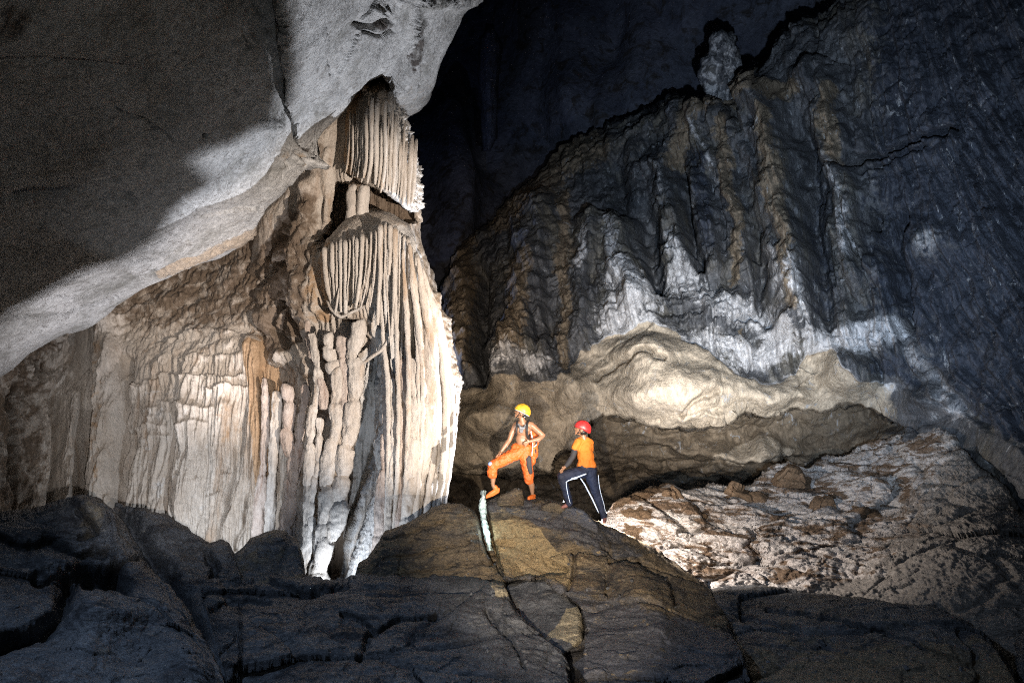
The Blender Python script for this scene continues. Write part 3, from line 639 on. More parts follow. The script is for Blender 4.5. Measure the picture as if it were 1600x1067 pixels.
for k, (pts, w) in enumerate([([(640, 380), (646, 440), (655, 520), (662, 600), (660, 690), (650, 790), (644, 840)], .075), ([(652, 400), (664, 470), (676, 540), (682, 620), (680, 700), (668, 790), (660, 850)], .085), ([(660, 420), (676, 480), (690, 550), (698, 620), (697, 690), (688, 760), (676, 830)], .08),
                              ([(664, 430), (684, 490), (698, 560), (706, 620), (706, 690), (697, 760), (688, 820)], .065), ([(630, 390), (634, 470), (638, 560), (639, 660), (634, 760), (626, 850)], .06), ([(616, 400), (618, 480), (622, 560), (624, 640), (620, 760), (612, 850)], .045),
                              ([(600, 400), (596, 480), (600, 540), (606, 600), (608, 700), (604, 800), (596, 880)], .05), ([(670, 470), (680, 560), (686, 640), (684, 720), (676, 800)], .04), ([(646, 470), (652, 560), (654, 650), (650, 740), (642, 830)], .04)]):
    zz = [np.interp(x_, [590, 620, 650, 680, 710], [13.25, 12.98, 12.98, 13.12, 13.5]) + (.12 if j == 0 else 0) for j, (x_, y_) in enumerate(pts)]
    tubes('fold', [([(x_ + rf.uniform(-1, 1), y_, z_) for (x_, y_), z_ in zip(pts, zz)], [w * .3] + [w * rf.uniform(.7, 1.25) for _ in pts[2:]] + [w * .9])], D, col, 14, .035, .8, k, 12)
# pale apron spreading at the foot
def h_apron(s):
    s.attrs['tint_ochre'] = 0 * s.X; s.attrs['tint_dark'] = 0 * s.X; s.attrs['tint_white'] = 0.6 + 0 * s.X
    return 0.06 * fbm(s.P, 7, 3, 61, (1, .4, .12), 'b', .6) + 0.03 * fbm(s.P, 9, 3, 62, kind='b')
dome('apron', [(595, 555), (594, 600), (592, 660), (583, 690), (588, 740), (578, 780), (566, 820), (556, 850), (548, 872), (538, 905), (528, 925)],
     [(612, 555), (614, 600), (614, 700), (612, 760), (608, 800), (600, 850), (590, 900), (580, 925)], (555, 925),
     [(600, 560, 13.6), (600, 700, 13.4), (590, 800, 13.25), (560, 900, 13.0), (600, 900, 13.1), (545, 900, 13.1)],
     [('l', 10, .3), ('r', 8, .3)], h_apron, M['flow'], col)

# ------------------------------------------------------------------ right-hand cave wall, ledge and recess
top = [(640, 470), (690, 455), (705, 420), (735, 372), (760, 345), (800, 310), (840, 268), (880, 225), (930, 200), (980, 180), (1040, 160), (1075, 150), (1110, 158), (1160, 152), (1195, 115), (1212, 60), (1240, 35), (1290, 10), (1330, -20), (1400, -60), (1700, -160)]
s = Sheet(top, [(640, 860), (1000, 860), (1300, 830), (1500, 900), (1700, 1000)], (640, 1700), 2.0, jit=2)
s.depth([(640, 470, 30), (700, 430, 30), (720, 600, 21), (780, 620, 20), (900, 450, 24), (880, 230, 34), (1000, 300, 28), (1100, 160, 28), (1040, 450, 22), (1200, 300, 23), (1200, 500, 19.5), (1300, 0, 25), (1330, 300, 20.5), (1400, 500, 17.5),
         (1600, 0, 18), (1600, 250, 15.5), (1600, 500, 14), (1600, 700, 12.5), (1650, 900, 11), (950, 580, 19.5), (1000, 600, 18.3), (1150, 620, 17.8), (1300, 600, 17.8), (1300, 680, 18), (1480, 650, 15.5), (800, 680, 19.5), (800, 850, 21), (1000, 850, 22), (1200, 800, 20), (1700, -100, 17)], smooth=3e-5)
X, Y = s.X, s.Y
n2 = lambda a, sd: perlin(np.stack([X / a, Y / a, X * 0 + sd], -1), sd)
wx = X + 10 * n2(45, 31) + 5 * n2(14, 33); wy = Y + 10 * n2(45, 32) + 5 * n2(14, 34)
led_top = np.interp(wx, [640, 700, 860, 890, 910, 950, 1015, 1051, 1090, 1130, 1160, 1200, 1240, 1260, 1300, 1340, 1400, 1480, 1700], [600, 612, 612, 590, 560, 530, 508, 512, 545, 575, 592, 598, 590, 560, 555, 600, 600, 640, 760])
led_bot = np.interp(wx, [640, 860, 905, 940, 970, 1010, 1060, 1110, 1160, 1250, 1330, 1400, 1700], [745, 735, 690, 640, 650, 660, 662, 655, 637, 645, 634, 650, 800])
below = sstep(wy - led_bot, -2, 5)
ontop = sstep(led_top - wy, -2, 6)
ledge = (1 - below) * (1 - ontop)
left_lobes = sstep(X, 890, 860)
s.Z += 2.6 * below * sstep(X, 1460, 1380)
s.Z += 1.0 * sstep(wy - np.interp(wx, [640, 900, 1000, 1180, 1400], [725, 735, 735, 745, 700]), -4, 14) * sstep(X, 1420, 1300)
s.roll('t', 40, 4.0, 8.0).base(); P = s.P
buts = [([(722, 380), (714, 440), (715, 497), (719, 555)], 20, 0.7), ([(845, 330), (838, 370), (830, 457), (810, 516), (800, 595)], 30, 1.5), ([(881, 330), (884, 400), (884, 460), (880, 560)], 11, 0.3),
        ([(922, 350), (913, 400), (908, 460), (912, 530)], 16, 1.0), ([(953, 355), (962, 390), (975, 430), (1000, 475)], 26, 1.2), ([(1000, 260), (992, 300), (1000, 330)], 14, .6),
        ([(1035, 265), (1042, 305), (1048, 352), (1062, 412)], 17, 1.2), ([(1094, 285), (1106, 352), (1116, 415)], 18, 1.1), ([(1092, 185), (1100, 215), (1108, 250)], 18, 1.0), ([(1122, 175), (1136, 215), (1138, 265), (1155, 352), (1166, 430)], 15, 0.9),
        ([(1185, 145), (1202, 190), (1216, 260), (1226, 340), (1236, 422), (1246, 500)], 27, 1.9), ([(1270, 120), (1290, 160), (1305, 210), (1302, 262), (1326, 330), (1340, 430)], 26, 1.2),
        ([(1150, 200), (1170, 260), (1180, 330)], 10, .7), ([(1459, 360), (1440, 385), (1470, 380)], 26, .5), ([(1370, 420), (1380, 480), (1370, 530)], 22, .7), ([(1300, 470), (1320, 520), (1310, 560)], 24, .6), ([(1040, 150), (1060, 190), (1050, 230)], 18, .7),
        ([(1130, 105), (1150, 150)], 12, .4), ([(775, 560), (780, 590)], 18, .6), ([(850, 560), (845, 600)], 20, .6)]
upper = sstep(led_top - Y, -6, 20)
h = 0 * X
for pts, w, a in buts: h += pipe(wx, wy, pts, w * 1.1, a * .95, 2.2)
h += upper * (.22 * rockface(warp(P, .4, .5, 12), .42, 5, (1, 1, .55)) + .10 * rockface(warp(P, 1, .25, 13), 1.5, 6, (1, 1, .8)))
lean = X - (0.16 + 0.30 * sstep(X, 1350, 1600)) * (Y - 300) + 9 * n2(60, 35)
rib = fbm(np.stack([lean / 30, Y / 300, X * 0 + 3], -1), 1, 3, 60, kind='b', gain=.6)
rib2 = fbm(np.stack([lean / 9, Y / 70, X * 0 + 5], -1), 1, 3, 61, kind='b', gain=.65)
h += upper * (0.50 * rib + 0.10 * rib2 + 0.42 * fbm(warp(P, .5, .4, 9), 0.6, 5, 64, (1, 1, .4), 'b', .52))
streak = mask(X, Y, [(1480, 200), (1600, 150), (1750, 150), (1750, 700), (1600, 520), (1530, 380)], 20)
D2 = (X - 1400) * 0.55 - (Y - 200) * 0.30      # fan of leaning flutes
h += streak * 0.5 * (fbm(np.stack([D2 / 9, (X + Y) / 260, X * 0], -1), 1, 3, 66, kind='b', gain=.6))
h += ledge * (0.30 * fbm(P, 0.30, 2, 70, (1, 1, 1.2)) + .16 * rockface(warp(P, .4, .5, 3), .33, 9, (1, 1, 1.4)) + 0.03 * fbm(P, 3, 3, 71)) + below * (0.45 * fbm(P, 0.5, 4, 72, (1, 1, 1.5), 'b', .45) + .25 * rockface(warp(P, .5, .4, 2), .4, 8, (1, 1, 1.6)))
lobes = [(790, 660, 60, 26, .9), (740, 650, 26, 14, .4), (890, 610, 30, 30, .8), (1010, 560, 55, 30, .7), (1060, 615, 90, 32, .8), (1110, 650, 60, 12, .4), (1220, 615, 50, 18, .5), (1330, 590, 40, 30, .8), (1170, 700, 70, 16, 1.2), (1060, 690, 40, 10, .6), (1400, 690, 60, 25, .8), (930, 690, 40, 30, .5), (1120, 480, 40, 26, .6), (1420, 560, 50, 30, .5), (1460, 620, 40, 26, .5)]
for cx, cy, rx, ry, a in lobes: h += a * np.exp(-(((wx - cx) / rx) ** 2 + ((wy - cy) / ry) ** 2) ** 1.3)
for pts, w, a in [([(1286, 272), (1328, 255), (1398, 230), (1445, 211), (1483, 197)], 4, 0.7), ([(1345, 270), (1400, 245), (1440, 228)], 3, .35), ([(751, 430), (748, 500), (752, 590)], 12, 1.2), ([(1000, 330), (1024, 385), (1030, 440)], 13, 1.1), ([(960, 270), (975, 330)], 14, .8),
                  ([(1262, 200), (1270, 320), (1288, 420), (1290, 500)], 13, .6), ([(1168, 260), (1185, 350), (1190, 440), (1185, 480)], 7, .5), ([(1072, 270), (1080, 350), (1088, 420)], 6, .8), ([(1366, 330), (1372, 350)], 8, .8), ([(1060, 640), (1090, 620), (1120, 615)], 4, .2),
                  ([(930, 590), (960, 575), (1000, 567), (1040, 566)], 4, .35), ([(1150, 500), (1190, 492), (1200, 505)], 5, .4), ([(1365, 560), (1372, 600)], 4, .3), ([(855, 440), (862, 520), (870, 570)], 7, .5), ([(1340, 380), (1355, 450)], 8, .6), ([(1410, 330), (1400, 420), (1420, 500)], 9, .6)]:
    h += crack(wx, wy, pts, w, a)
h += 0.05 * fbm(P, 2.6, 4, 74, (1, 1, .45), 'b') * (1 - 0.95 * ledge)
s.disp(h * 1.5, .72)
tan = np.zeros(X.shape)
for pts, w in [([(725, 370), (716, 440), (716, 560)], 26), ([(881, 300), (884, 400), (882, 580)], 13), ([(1136, 197), (1140, 262), (1155, 352), (1150, 440)], 12), ([(1205, 190), (1226, 340), (1246, 500)], 18), ([(1300, 150), (1310, 250)], 16), ([(1062, 250), (1080, 180), (1160, 150), (1240, 140)], 20),
               ([(780, 330), (850, 260), (920, 220)], 40), ([(1160, 520), (1160, 540)], 5), ([(820, 430), (800, 560)], 24)]:
    d, _, _ = pl_dist(wx, wy, pts); tan = np.maximum(tan, np.exp(-(d / w) ** 2))
s.attrs['tint_tan'] = np.clip(tan * upper * 0.9 + below * 0.75 * sstep(X, 1500, 1350) + .0, 0, 1)
cr = np.zeros(X.shape)
for pts, w, a in [([(975, 440), (1010, 470), (960, 500)], 34, .8), ([(1060, 440), (1120, 480), (1180, 495), (1230, 540), (1180, 560), (1100, 530)], 30, .75), ([(1280, 540), (1340, 530), (1400, 520)], 26, .95), ([(915, 370), (908, 420)], 10, .75), ([(955, 360), (970, 420)], 14, .6), ([(1046, 380), (1062, 420)], 14, .7), ([(1245, 440), (1260, 510)], 22, .62), ([(1205, 400), (1225, 480)], 16, .5),
                  ([(770, 590), (850, 575)], 26, .62), ([(1420, 540), (1500, 640)], 30, .5), ([(1330, 340), (1335, 400)], 18, .5), ([(1462, 372), (1445, 385)], 24, .5), ([(1128, 70), (1130, 150)], 24, .6), ([(1300, 260), (1325, 320)], 14, .45), ([(1040, 270), (1045, 330)], 10, .48), ([(1090, 190), (1130, 290)], 7, .5)]:
    d, _, _ = pl_dist(wx, wy, pts); cr = np.maximum(cr, a * np.exp(-(d / w) ** 2))
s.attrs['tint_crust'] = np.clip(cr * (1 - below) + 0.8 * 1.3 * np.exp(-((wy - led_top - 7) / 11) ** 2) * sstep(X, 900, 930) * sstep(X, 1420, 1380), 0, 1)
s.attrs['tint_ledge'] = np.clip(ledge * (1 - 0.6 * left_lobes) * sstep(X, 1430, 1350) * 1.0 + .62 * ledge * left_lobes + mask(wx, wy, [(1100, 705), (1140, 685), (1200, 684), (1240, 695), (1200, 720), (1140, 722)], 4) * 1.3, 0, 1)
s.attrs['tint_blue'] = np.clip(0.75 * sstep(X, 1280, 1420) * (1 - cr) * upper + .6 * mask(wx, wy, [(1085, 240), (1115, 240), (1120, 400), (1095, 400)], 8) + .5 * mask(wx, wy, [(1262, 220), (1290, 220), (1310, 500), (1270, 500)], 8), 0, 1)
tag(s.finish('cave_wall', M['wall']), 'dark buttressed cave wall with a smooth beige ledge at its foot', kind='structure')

# knob stalagmite on the wall top and the hanging stalactite in the dark
def lump(name, outline_l, outline_r, yr, z, bulge, mat, label, cat, st=(1, 1, .5), amp=.25, origin='base'):
    s = Sheet(outline_l, outline_r, yr, 1.8, 'y', 1.8)
    cx = (s.d['l'] - s.d['r']) / (s.d['l'] + s.d['r'])
    s.Z = z - bulge * np.sqrt(np.clip(1 - cx ** 2, 0, 1)) + 0 * s.X
    s.roll('t', 14, bulge * .8, bulge).roll('l', 3, .1, bulge).roll('r', 3, .1, bulge).roll('b', 6, bulge * .4, bulge).base()
    s.disp(amp * fbm(s.P, 1.1, 4, 81, st, 'b') + .1 * amp * fbm(s.P, 6, 3, 82))
    for a in ('tint_tan', 'tint_ledge', 'tint_blue'): s.attrs[a] = 0 * s.X
    s.attrs['tint_crust'] = .42 + 0 * s.X
    return tag(s.finish(name, mat, origin), label, cat)
lump('stalagmite', [(1112, 58), (1106, 75), (1096, 92), (1097, 115), (1102, 140), (1106, 165)], [(1150, 58), (1159, 75), (1159, 110), (1156, 140), (1152, 165)], (58, 165), 28.5, 1.0, M['wall'], 'squat grey two-headed stalagmite standing on the wall top against the dark', 'stalagmite', amp=.4)
lump('stalactite', [(762, 38), (748, 60), (747, 120), (752, 200), (755, 232)], [(768, 38), (783, 70), (780, 130), (777, 215), (768, 236)], (38, 236), 33, 1.3, M['far'], 'long dim bluish stalactite hanging in the dark left of the far wall', 'stalactite', (1, 1, .2), .2)
# far cavern: a closing wall well behind everything
s = Sheet([(-500, -900), (2400, -900)], [(-500, 1100), (2400, 1100)], (-500, 2400), 9)
s.depth([(-500, -900, 30), (2400, -900, 30), (-500, 1100, 24), (2400, 1100, 24), (700, 100, 44), (900, 300, 42), (1000, 100, 40), (850, -200, 46), (650, 400, 36), (1500, -100, 32), (0, 400, 30), (1500, 600, 30)]).base()
X, Y = s.X, s.Y
h = 2.5 * fbm(s.P, .12, 5, 90, (1, 1, .4), 'b') + 2.0 * np.exp(-(((X - 950) / 90) ** 2 + ((Y - 200) / 90) ** 2) ** 1.5) + 1.5 * pipe(X, Y, [(700, 200), (705, 400)], 30, 1.5, 3)
s.disp(h); tag(s.finish('cavern_back_wall', M['far']), 'black far side of the cavern', kind='structure')

# ------------------------------------------------------------------ white crusted slope at the right
tp = [(930, 850), (944, 812), (965, 782), (1000, 770), (1022, 764), (1049, 757), (1066, 770), (1090, 762), (1119, 754), (1150, 760), (1180, 756), (1206, 730), (1232, 722), (1259, 732), (1294, 712), (1337, 700), (1381, 684), (1430, 672), (1469, 666), (1492, 682), (1521, 722), (1555, 745), (1578, 771), (1600, 800), (1700, 880)]
s = Sheet(tp, [(930, 1010), (1300, 1010), (1700, 1090)], (930, 1700), 1.7, jit=1.2)
s.depth([(940, 830, 13.4), (1020, 768, 15.0), (1120, 757, 16.2), (1250, 728, 17.0), (1400, 690, 16.0), (1480, 670, 15.0), (1580, 775, 12.0), (1650, 850, 10.8), (1010, 865, 12.4), (1110, 915, 11.6), (1250, 880, 12.2), (1400, 900, 10.8), (1600, 900, 9.6), (1600, 1050, 8), (1300, 1000, 10.5), (1000, 1000, 11.0), (1250, 800, 14.4), (1400, 800, 13.4)], smooth=3e-5)
s.roll('t', 9, 0.6, 2.5).base(); X, Y, P = s.X, s.Y, s.P
n2 = lambda a, sd: perlin(np.stack([X / a, Y / a, X * 0 + sd], -1), sd)
wx = X + 6 * n2(30, 41) + 4 * n2(10, 43); wy = Y + 5 * n2(30, 42) + 3 * n2(10, 44)
h = 0.09 * fbm(warp(P, .8, .25, 4), 1.5, 5, 100, (.8, 1, 2.8), 'b', .7) + 0.26 * rockface(warp(P, 1.0, .3, 8), .7, 3, (.7, 1, 1.7)) + 0.05 * rockface(warp(P, 2, .15, 8), 2.6, 4, (.6, 1, 2)) + 0.22 * fbm(P, .5, 3, 101) + 0.035 * fbm(P, 6.5, 4, 102, (1, 1, 2), 'r')
dark = np.zeros(X.shape)
for pts, a in [
               ([(970, 800), (1000, 795), (1025, 802), (1020, 812), (980, 812)], .1), ([(980, 818), (1005, 822), (1000, 835), (985, 832)], .1), ([(1000, 768), (1020, 762), (1050, 760), (1020, 775), (960, 800), (960, 780)], .0), ([(1330, 790), (1370, 792), (1380, 806), (1345, 808)], .15)]:
    m_ = mask(wx, wy, pts, 2.5); dark = np.maximum(dark, m_); h += .45 * a * sstep(poly_sd(wx, wy, pts), -3, 12)
for pts in [[(1020, 860), (1080, 850), (1140, 862)], [(1060, 830), (1110, 822), (1160, 832)], [(1100, 880), (1180, 872), (1260, 890)], [(1230, 840), (1300, 850), (1340, 842)], [(1180, 870), (1250, 860), (1320, 875)]]:
    h += crack(wx, wy, pts, 3, .12)
s.disp(h * 1.6, .78)
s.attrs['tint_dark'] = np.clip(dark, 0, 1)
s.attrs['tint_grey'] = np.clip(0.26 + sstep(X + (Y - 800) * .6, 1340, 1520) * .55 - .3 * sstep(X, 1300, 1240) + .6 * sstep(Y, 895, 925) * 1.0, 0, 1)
SL = [(s.P[10:], s.N[10:], s.X[10:], s.Y[10:])]
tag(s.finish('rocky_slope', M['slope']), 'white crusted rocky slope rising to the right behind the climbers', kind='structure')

M['brown'] = rock_mat('brown_rock', (0.13, 0.085, 0.05), (0.26, 0.175, 0.11), (0.09, 0.06, 0.04), scale=2.2, stretch=(1, 1, 1.8), bumps=((9, .05), (34, .02)), vary=.4)
def loose(topc, botc, z, bulge, label, sd):
    x0, x1 = topc[0][0], topc[-1][0]
    s = Sheet(topc, botc, (x0, x1), 1.1); s.Z = z - bulge + 0 * s.X
    s.roll('t', 14, bulge, .4).roll('l', 9, bulge * .7, .4).roll('r', 9, bulge * .7, .4).roll('b', 6, bulge * .6, .3).base()
    s.disp(.16 * rockface(warp(s.P, 1, .2, sd), 1.7, sd) + .05 * fbm(s.P, 3, 4, sd, kind='b'))
    tag(s.finish('boulder', M['brown'], 'base'), label, 'boulder')
loose([(1206, 752), (1214, 738), (1232, 722), (1250, 728), (1261, 742), (1267, 757)], [(1206, 760), (1225, 770), (1250, 778), (1267, 768)], 16.6, .8, 'rounded brown boulder at the top edge of the white slope', 3)
loose([(1262, 792), (1275, 782), (1286, 768), (1303, 769), (1312, 784), (1317, 800)], [(1262, 806), (1284, 828), (1303, 834), (1317, 812)], 15.1, .6, 'jagged dark brown rock standing in the middle of the white slope', 4)
loose([(1152, 803), (1175, 800), (1200, 814), (1218, 832), (1231, 850)], [(1152, 810), (1175, 832), (1205, 852), (1231, 856)], 14.9, .5, 'long tilted brown slab half sunk in the white slope', 5)
loose([(1034, 790), (1042, 768), (1050, 757), (1066, 770), (1069, 784)], [(1034, 800), (1050, 804), (1069, 796)], 15.1, .5, 'pointed brown rock on the slope skyline nearest the climbers', 6)
loose([(1067, 806), (1084, 796), (1100, 798), (1113, 804)], [(1067, 814), (1090, 819), (1113, 812)], 14.6, .4, 'small brown stone lying on the brightest part of the slope', 7)
loose([(1135, 768), (1146, 754), (1165, 760), (1188, 766), (1204, 778)], [(1135, 780), (1160, 784), (1190, 794), (1204, 788)], 15.9, .5, 'low brown rock in the saddle of the slope skyline', 8)
# cave floor to close everything below
s = Sheet([(-900, 905), (2600, 905)], [(-900, 1600), (2600, 1600)], (-900, 2600), 14)
s.Z = (CAMZ + 2.1) / np.maximum((s.Y - 533.5) / F * math.cos(PITCH) - math.sin(PITCH), .04); s.Z = np.minimum(s.Z, 40); s.base()
s.disp(.4 * fbm(s.P, .5, 4, 110, kind='b'))
for a in ('tint_ochre', 'tint_pale'): s.attrs[a] = 0 * s.X
tag(s.finish('cave_floor', M['fore']), kind='structure')

# ------------------------------------------------------------------ foreground boulders
def boulder(name, topc, botc, rng, ctrl, label, mat='fore', cracks=(), bumps=(), tint=None, seed=0, rollt=(16, .9), rolls=(), ext=1.6, amp=1.0, cat='boulder', step=1.7, push=None):
    s = Sheet(topc, botc, rng, step, jit=.8 * amp); s.depth(ctrl, smooth=3e-5)
    if push: s.Z += push(s.X, s.Y)
    s.roll('t', rollt[0], rollt[1], ext)
    for e, w, m in rolls: s.roll(e, w, m, ext)
    s.base(); X, Y, P = s.X, s.Y, s.P
    n2 = lambda a, sd: perlin(np.stack([X / a, Y / a, X * 0 + sd], -1), sd)
    wx = X + 5 * n2(32, 51 + seed) + 3 * n2(10, 53); wy = Y + 5 * n2(32, 52 + seed) + 3 * n2(10, 54)
    Pw = warp(P, .9, .28, seed)
    h = amp * (0.045 * fbm(Pw, 1.6, 5, 120 + seed, (1, 1, 2.0), 'b', .66) + 0.16 * fbm(P, .5, 2, 121 + seed) + 0.15 * rockface(warp(P, .6, .35, 5), .55, seed, (1, 1, 1.3)) + 0.028 * rockface(warp(P, 2.5, .15, 6), 2.4, seed + 9, (.8, .8, 2.2)))
    # thin bedding layers
    lay = (P[..., 2] + .25 * P[..., 0] * .4 + .5 * fbm(P, .6, 3, 122 + seed)) * 5.5
    fr = lay - np.floor(lay); h += amp * .028 * (sstep(fr, 0, .8) - sstep(fr, .9, 1)) + 0.018 * amp * fbm(P, 9, 4, 123, (1, 1, 1.6), 'r')
    for pts, w, a in cracks: h += crack(wx, wy, pts, w, a)
    for pts, w, a in bumps: h += pipe(wx, wy, pts, w, a)
    s.disp(h * 1.5, .82)
    for a in ('tint_ochre', 'tint_pale', 'tint_grey'): s.attrs[a] = 0 * X
    if tint:
        for an, fn in tint.items(): s.attrs[an] = np.clip(fn(X, Y, wx, wy), 0, 1)
    FG.append((s.P[12:], s.N[12:], s.X[12:], s.Y[12:]))
    return tag(s.finish(name, M[mat], 'base'), label, cat)

FG = []
# back row first
KNOB = boulder('boulder', [(362, 870), (375, 862), (392, 842), (415, 834), (432, 828), (450, 836), (466, 846), (474, 870), (476, 905)], [(362, 930), (476, 930)], (362, 476),
        [(370, 870, 10.4), (430, 835, 10.6), (470, 870, 10.4), (420, 930, 9.6)], 'small knobbly dark boulder against the foot of the column', seed=1, ext=.4, rollt=(12, .5), rolls=(('l', 10, .5), ('r', 10, .5)),
        tint={'tint_ochre': lambda X, Y, wx, wy: .45 + 0 * X})
boulder('boulder', [(172, 800), (180, 784), (200, 786), (225, 792), (260, 800), (285, 818), (310, 836), (320, 846), (328, 850), (345, 843), (355, 845), (366, 868), (378, 905), (395, 930)],
        [(172, 860), (230, 960), (300, 1040), (345, 1120), (395, 1120)], (172, 395),
        [(180, 790, 10.0), (260, 805, 10.4), (320, 860, 10.3), (350, 850, 10.5), (370, 900, 9.8), (250, 900, 9.0), (330, 1000, 7.8), (380, 1100, 6.9)],
        'steep dark slab descending to the right in front of the white flutes', seed=2, ext=.5, rollt=(9, .5), rolls=(('r', 14, .8),), cracks=(([(200, 800), (240, 860), (280, 920), (320, 990)], 12, .5), ([(325, 865), (335, 890), (330, 920)], 5, .3)))
boulder('boulder', [(-120, 812), (0, 802), (30, 800), (62, 792), (95, 782), (130, 775), (160, 782), (172, 800), (180, 836), (200, 860), (235, 890), (262, 918), (290, 958), (318, 1000), (345, 1067), (352, 1100)],
        [(-120, 1200), (352, 1200)], (-120, 352),
        [(-100, 812, 7.5), (0, 805, 8.0), (130, 778, 8.8), (175, 830, 8.5), (235, 890, 7.9), (290, 960, 7.0), (340, 1060, 5.8), (330, 1180, 4.6), (0, 1067, 4.9), (0, 900, 6.9), (120, 880, 7.7), (150, 960, 6.3), (-100, 1180, 4.0), (200, 1000, 6.1)],
        'big dark jagged outcrop filling the lower left corner', seed=3, rollt=(14, .8), rolls=(('r', 10, .6),), amp=1.2, ext=1.6,
        cracks=(([(0, 1005), (60, 985), (100, 950), (106, 905), (130, 892), (182, 892), (198, 915)], 10, .55), ([(0, 838), (40, 850), (80, 845), (120, 868), (170, 862)], 6, .3), ([(60, 905), (100, 900)], 8, .3), ([(120, 800), (150, 835), (128, 838)], 4, .2), ([(140, 905), (175, 905)], 12, .6)),
        bumps=(([(130, 795), (155, 815)], 16, .25), ([(150, 960), (240, 960), (290, 1040)], 40, .35), ([(60, 880), (110, 890)], 16, .2)),
        tint={'tint_ochre': lambda X, Y, wx, wy: .40 * mask(wx, wy, [(120, 780), (165, 785), (165, 835), (120, 850)], 8) + .22 * mask(wx, wy, [(-50, 1060), (60, 1010), (170, 1010), (190, 1120), (-50, 1120)], 12)})
boulder('boulder', [(555, 905), (560, 880), (575, 870), (588, 850), (600, 830), (625, 818), (650, 808), (675, 792), (700, 785), (722, 786), (740, 797), (747, 815), (751, 840), (760, 862), (775, 882), (792, 908)],
        [(555, 935), (792, 935)], (555, 792), [(560, 890, 10.3), (600, 835, 10.9), (700, 788, 11.1), (745, 810, 10.9), (785, 905, 9.9), (640, 870, 10.3), (700, 930, 9.7), (570, 930, 9.9)],
        'ochre layered boulder left of the glowing cleft at the column foot', 'mound', seed=4, ext=.4, rollt=(16, .8), rolls=(('l', 12, .5), ('r', 7, .4)),
        cracks=(([(600, 840), (640, 835), (690, 815)], 2.5, .08), ([(600, 870), (660, 862), (730, 850)], 2.5, .08), ([(620, 895), (700, 885), (770, 880)], 2.5, .07)))
mound = boulder('boulder', [(756, 800), (760, 787), (764, 783), (775, 779), (800, 777), (832, 779), (860, 783), (888, 788), (908, 796), (925, 808), (945, 822), (970, 832), (1000, 846), (1030, 862), (1060, 884), (1090, 905), (1112, 925), (1135, 960), (1150, 1000), (1172, 1075)],
        [(756, 1180), (1172, 1180)], (756, 1172),
        [(755, 800, 11.0), (800, 780, 11.3), (832, 781, 11.2), (880, 790, 11.15), (940, 822, 10.9), (1000, 850, 10.9), (1100, 915, 10.3), (800, 850, 10.5), (850, 870, 10.0), (900, 920, 9.2), (950, 900, 9.7), (1000, 950, 8.4), (1100, 1000, 7.4), (1165, 1067, 6.0), (910, 1060, 6.1), (1000, 1060, 6.0), (1170, 1180, 4.8), (905, 1180, 4.9)],
        'big domed ochre and grey rock that both climbers stand on', 'mound', seed=5, ext=.4, rollt=(10, .7), rolls=(('r', 8, .5),), push=lambda X, Y: 1.3 * sstep(Y - np.interp(X, [750, 782, 796, 820, 850, 868, 905, 913, 918, 935], [890, 902, 905, 903, 904, 918, 945, 975, 1190, 1300]), 0, 10) + .9 * (1 - sstep(X - np.interp(Y, [780, 800, 830, 860, 900], [757, 763, 768, 773, 784]), -2, 4)),
        cracks=(([(895, 870), (900, 900), (885, 925)], 3, .1), ([(1000, 880), (1040, 900), (1060, 940)], 5, .12), ([(940, 860), (990, 880)], 3, .1)),
        bumps=(([(900, 850), (960, 880), (1010, 930), (1030, 980)], 30, .2),),
        tint={'tint_pale': lambda X, Y, wx, wy: .95 * mask(wx, wy, [(762, 812), (800, 812), (838, 828), (862, 850), (880, 868), (892, 890), (890, 925), (860, 910), (840, 895), (790, 900), (772, 868)], 3),
              'tint_grey': lambda X, Y, wx, wy: sstep(Y - .25 * (X - 900), 885, 960) * .9 + .6 * mask(wx, wy, [(752, 780), (830, 775), (960, 825), (1010, 870), (930, 870), (860, 835), (800, 805), (760, 800)], 5)})
boulder('boulder', [(790, 915), (800, 908), (830, 898), (855, 902), (880, 922), (905, 948), (911, 962)], [(790, 940), (800, 965), (835, 992), (880, 1020), (911, 1000)], (790, 911),
        [(795, 920, 9.6), (850, 905, 9.6), (912, 952, 9.0), (830, 980, 8.6), (880, 1005, 8.0)], 'grey wedge of rock with a pale chipped corner jammed below the mound', 'fore', seed=6, rollt=(7, .3), rolls=(('r', 10, .5), ('l', 4, .3), ('b', 6, .3)), amp=.6, ext=1.0,
        tint={'tint_pale': lambda X, Y, wx, wy: 1.1 * mask(wx, wy, [(885, 950), (912, 948), (916, 965), (910, 1000), (895, 1012), (870, 1000), (848, 1000), (872, 975)], 3)})
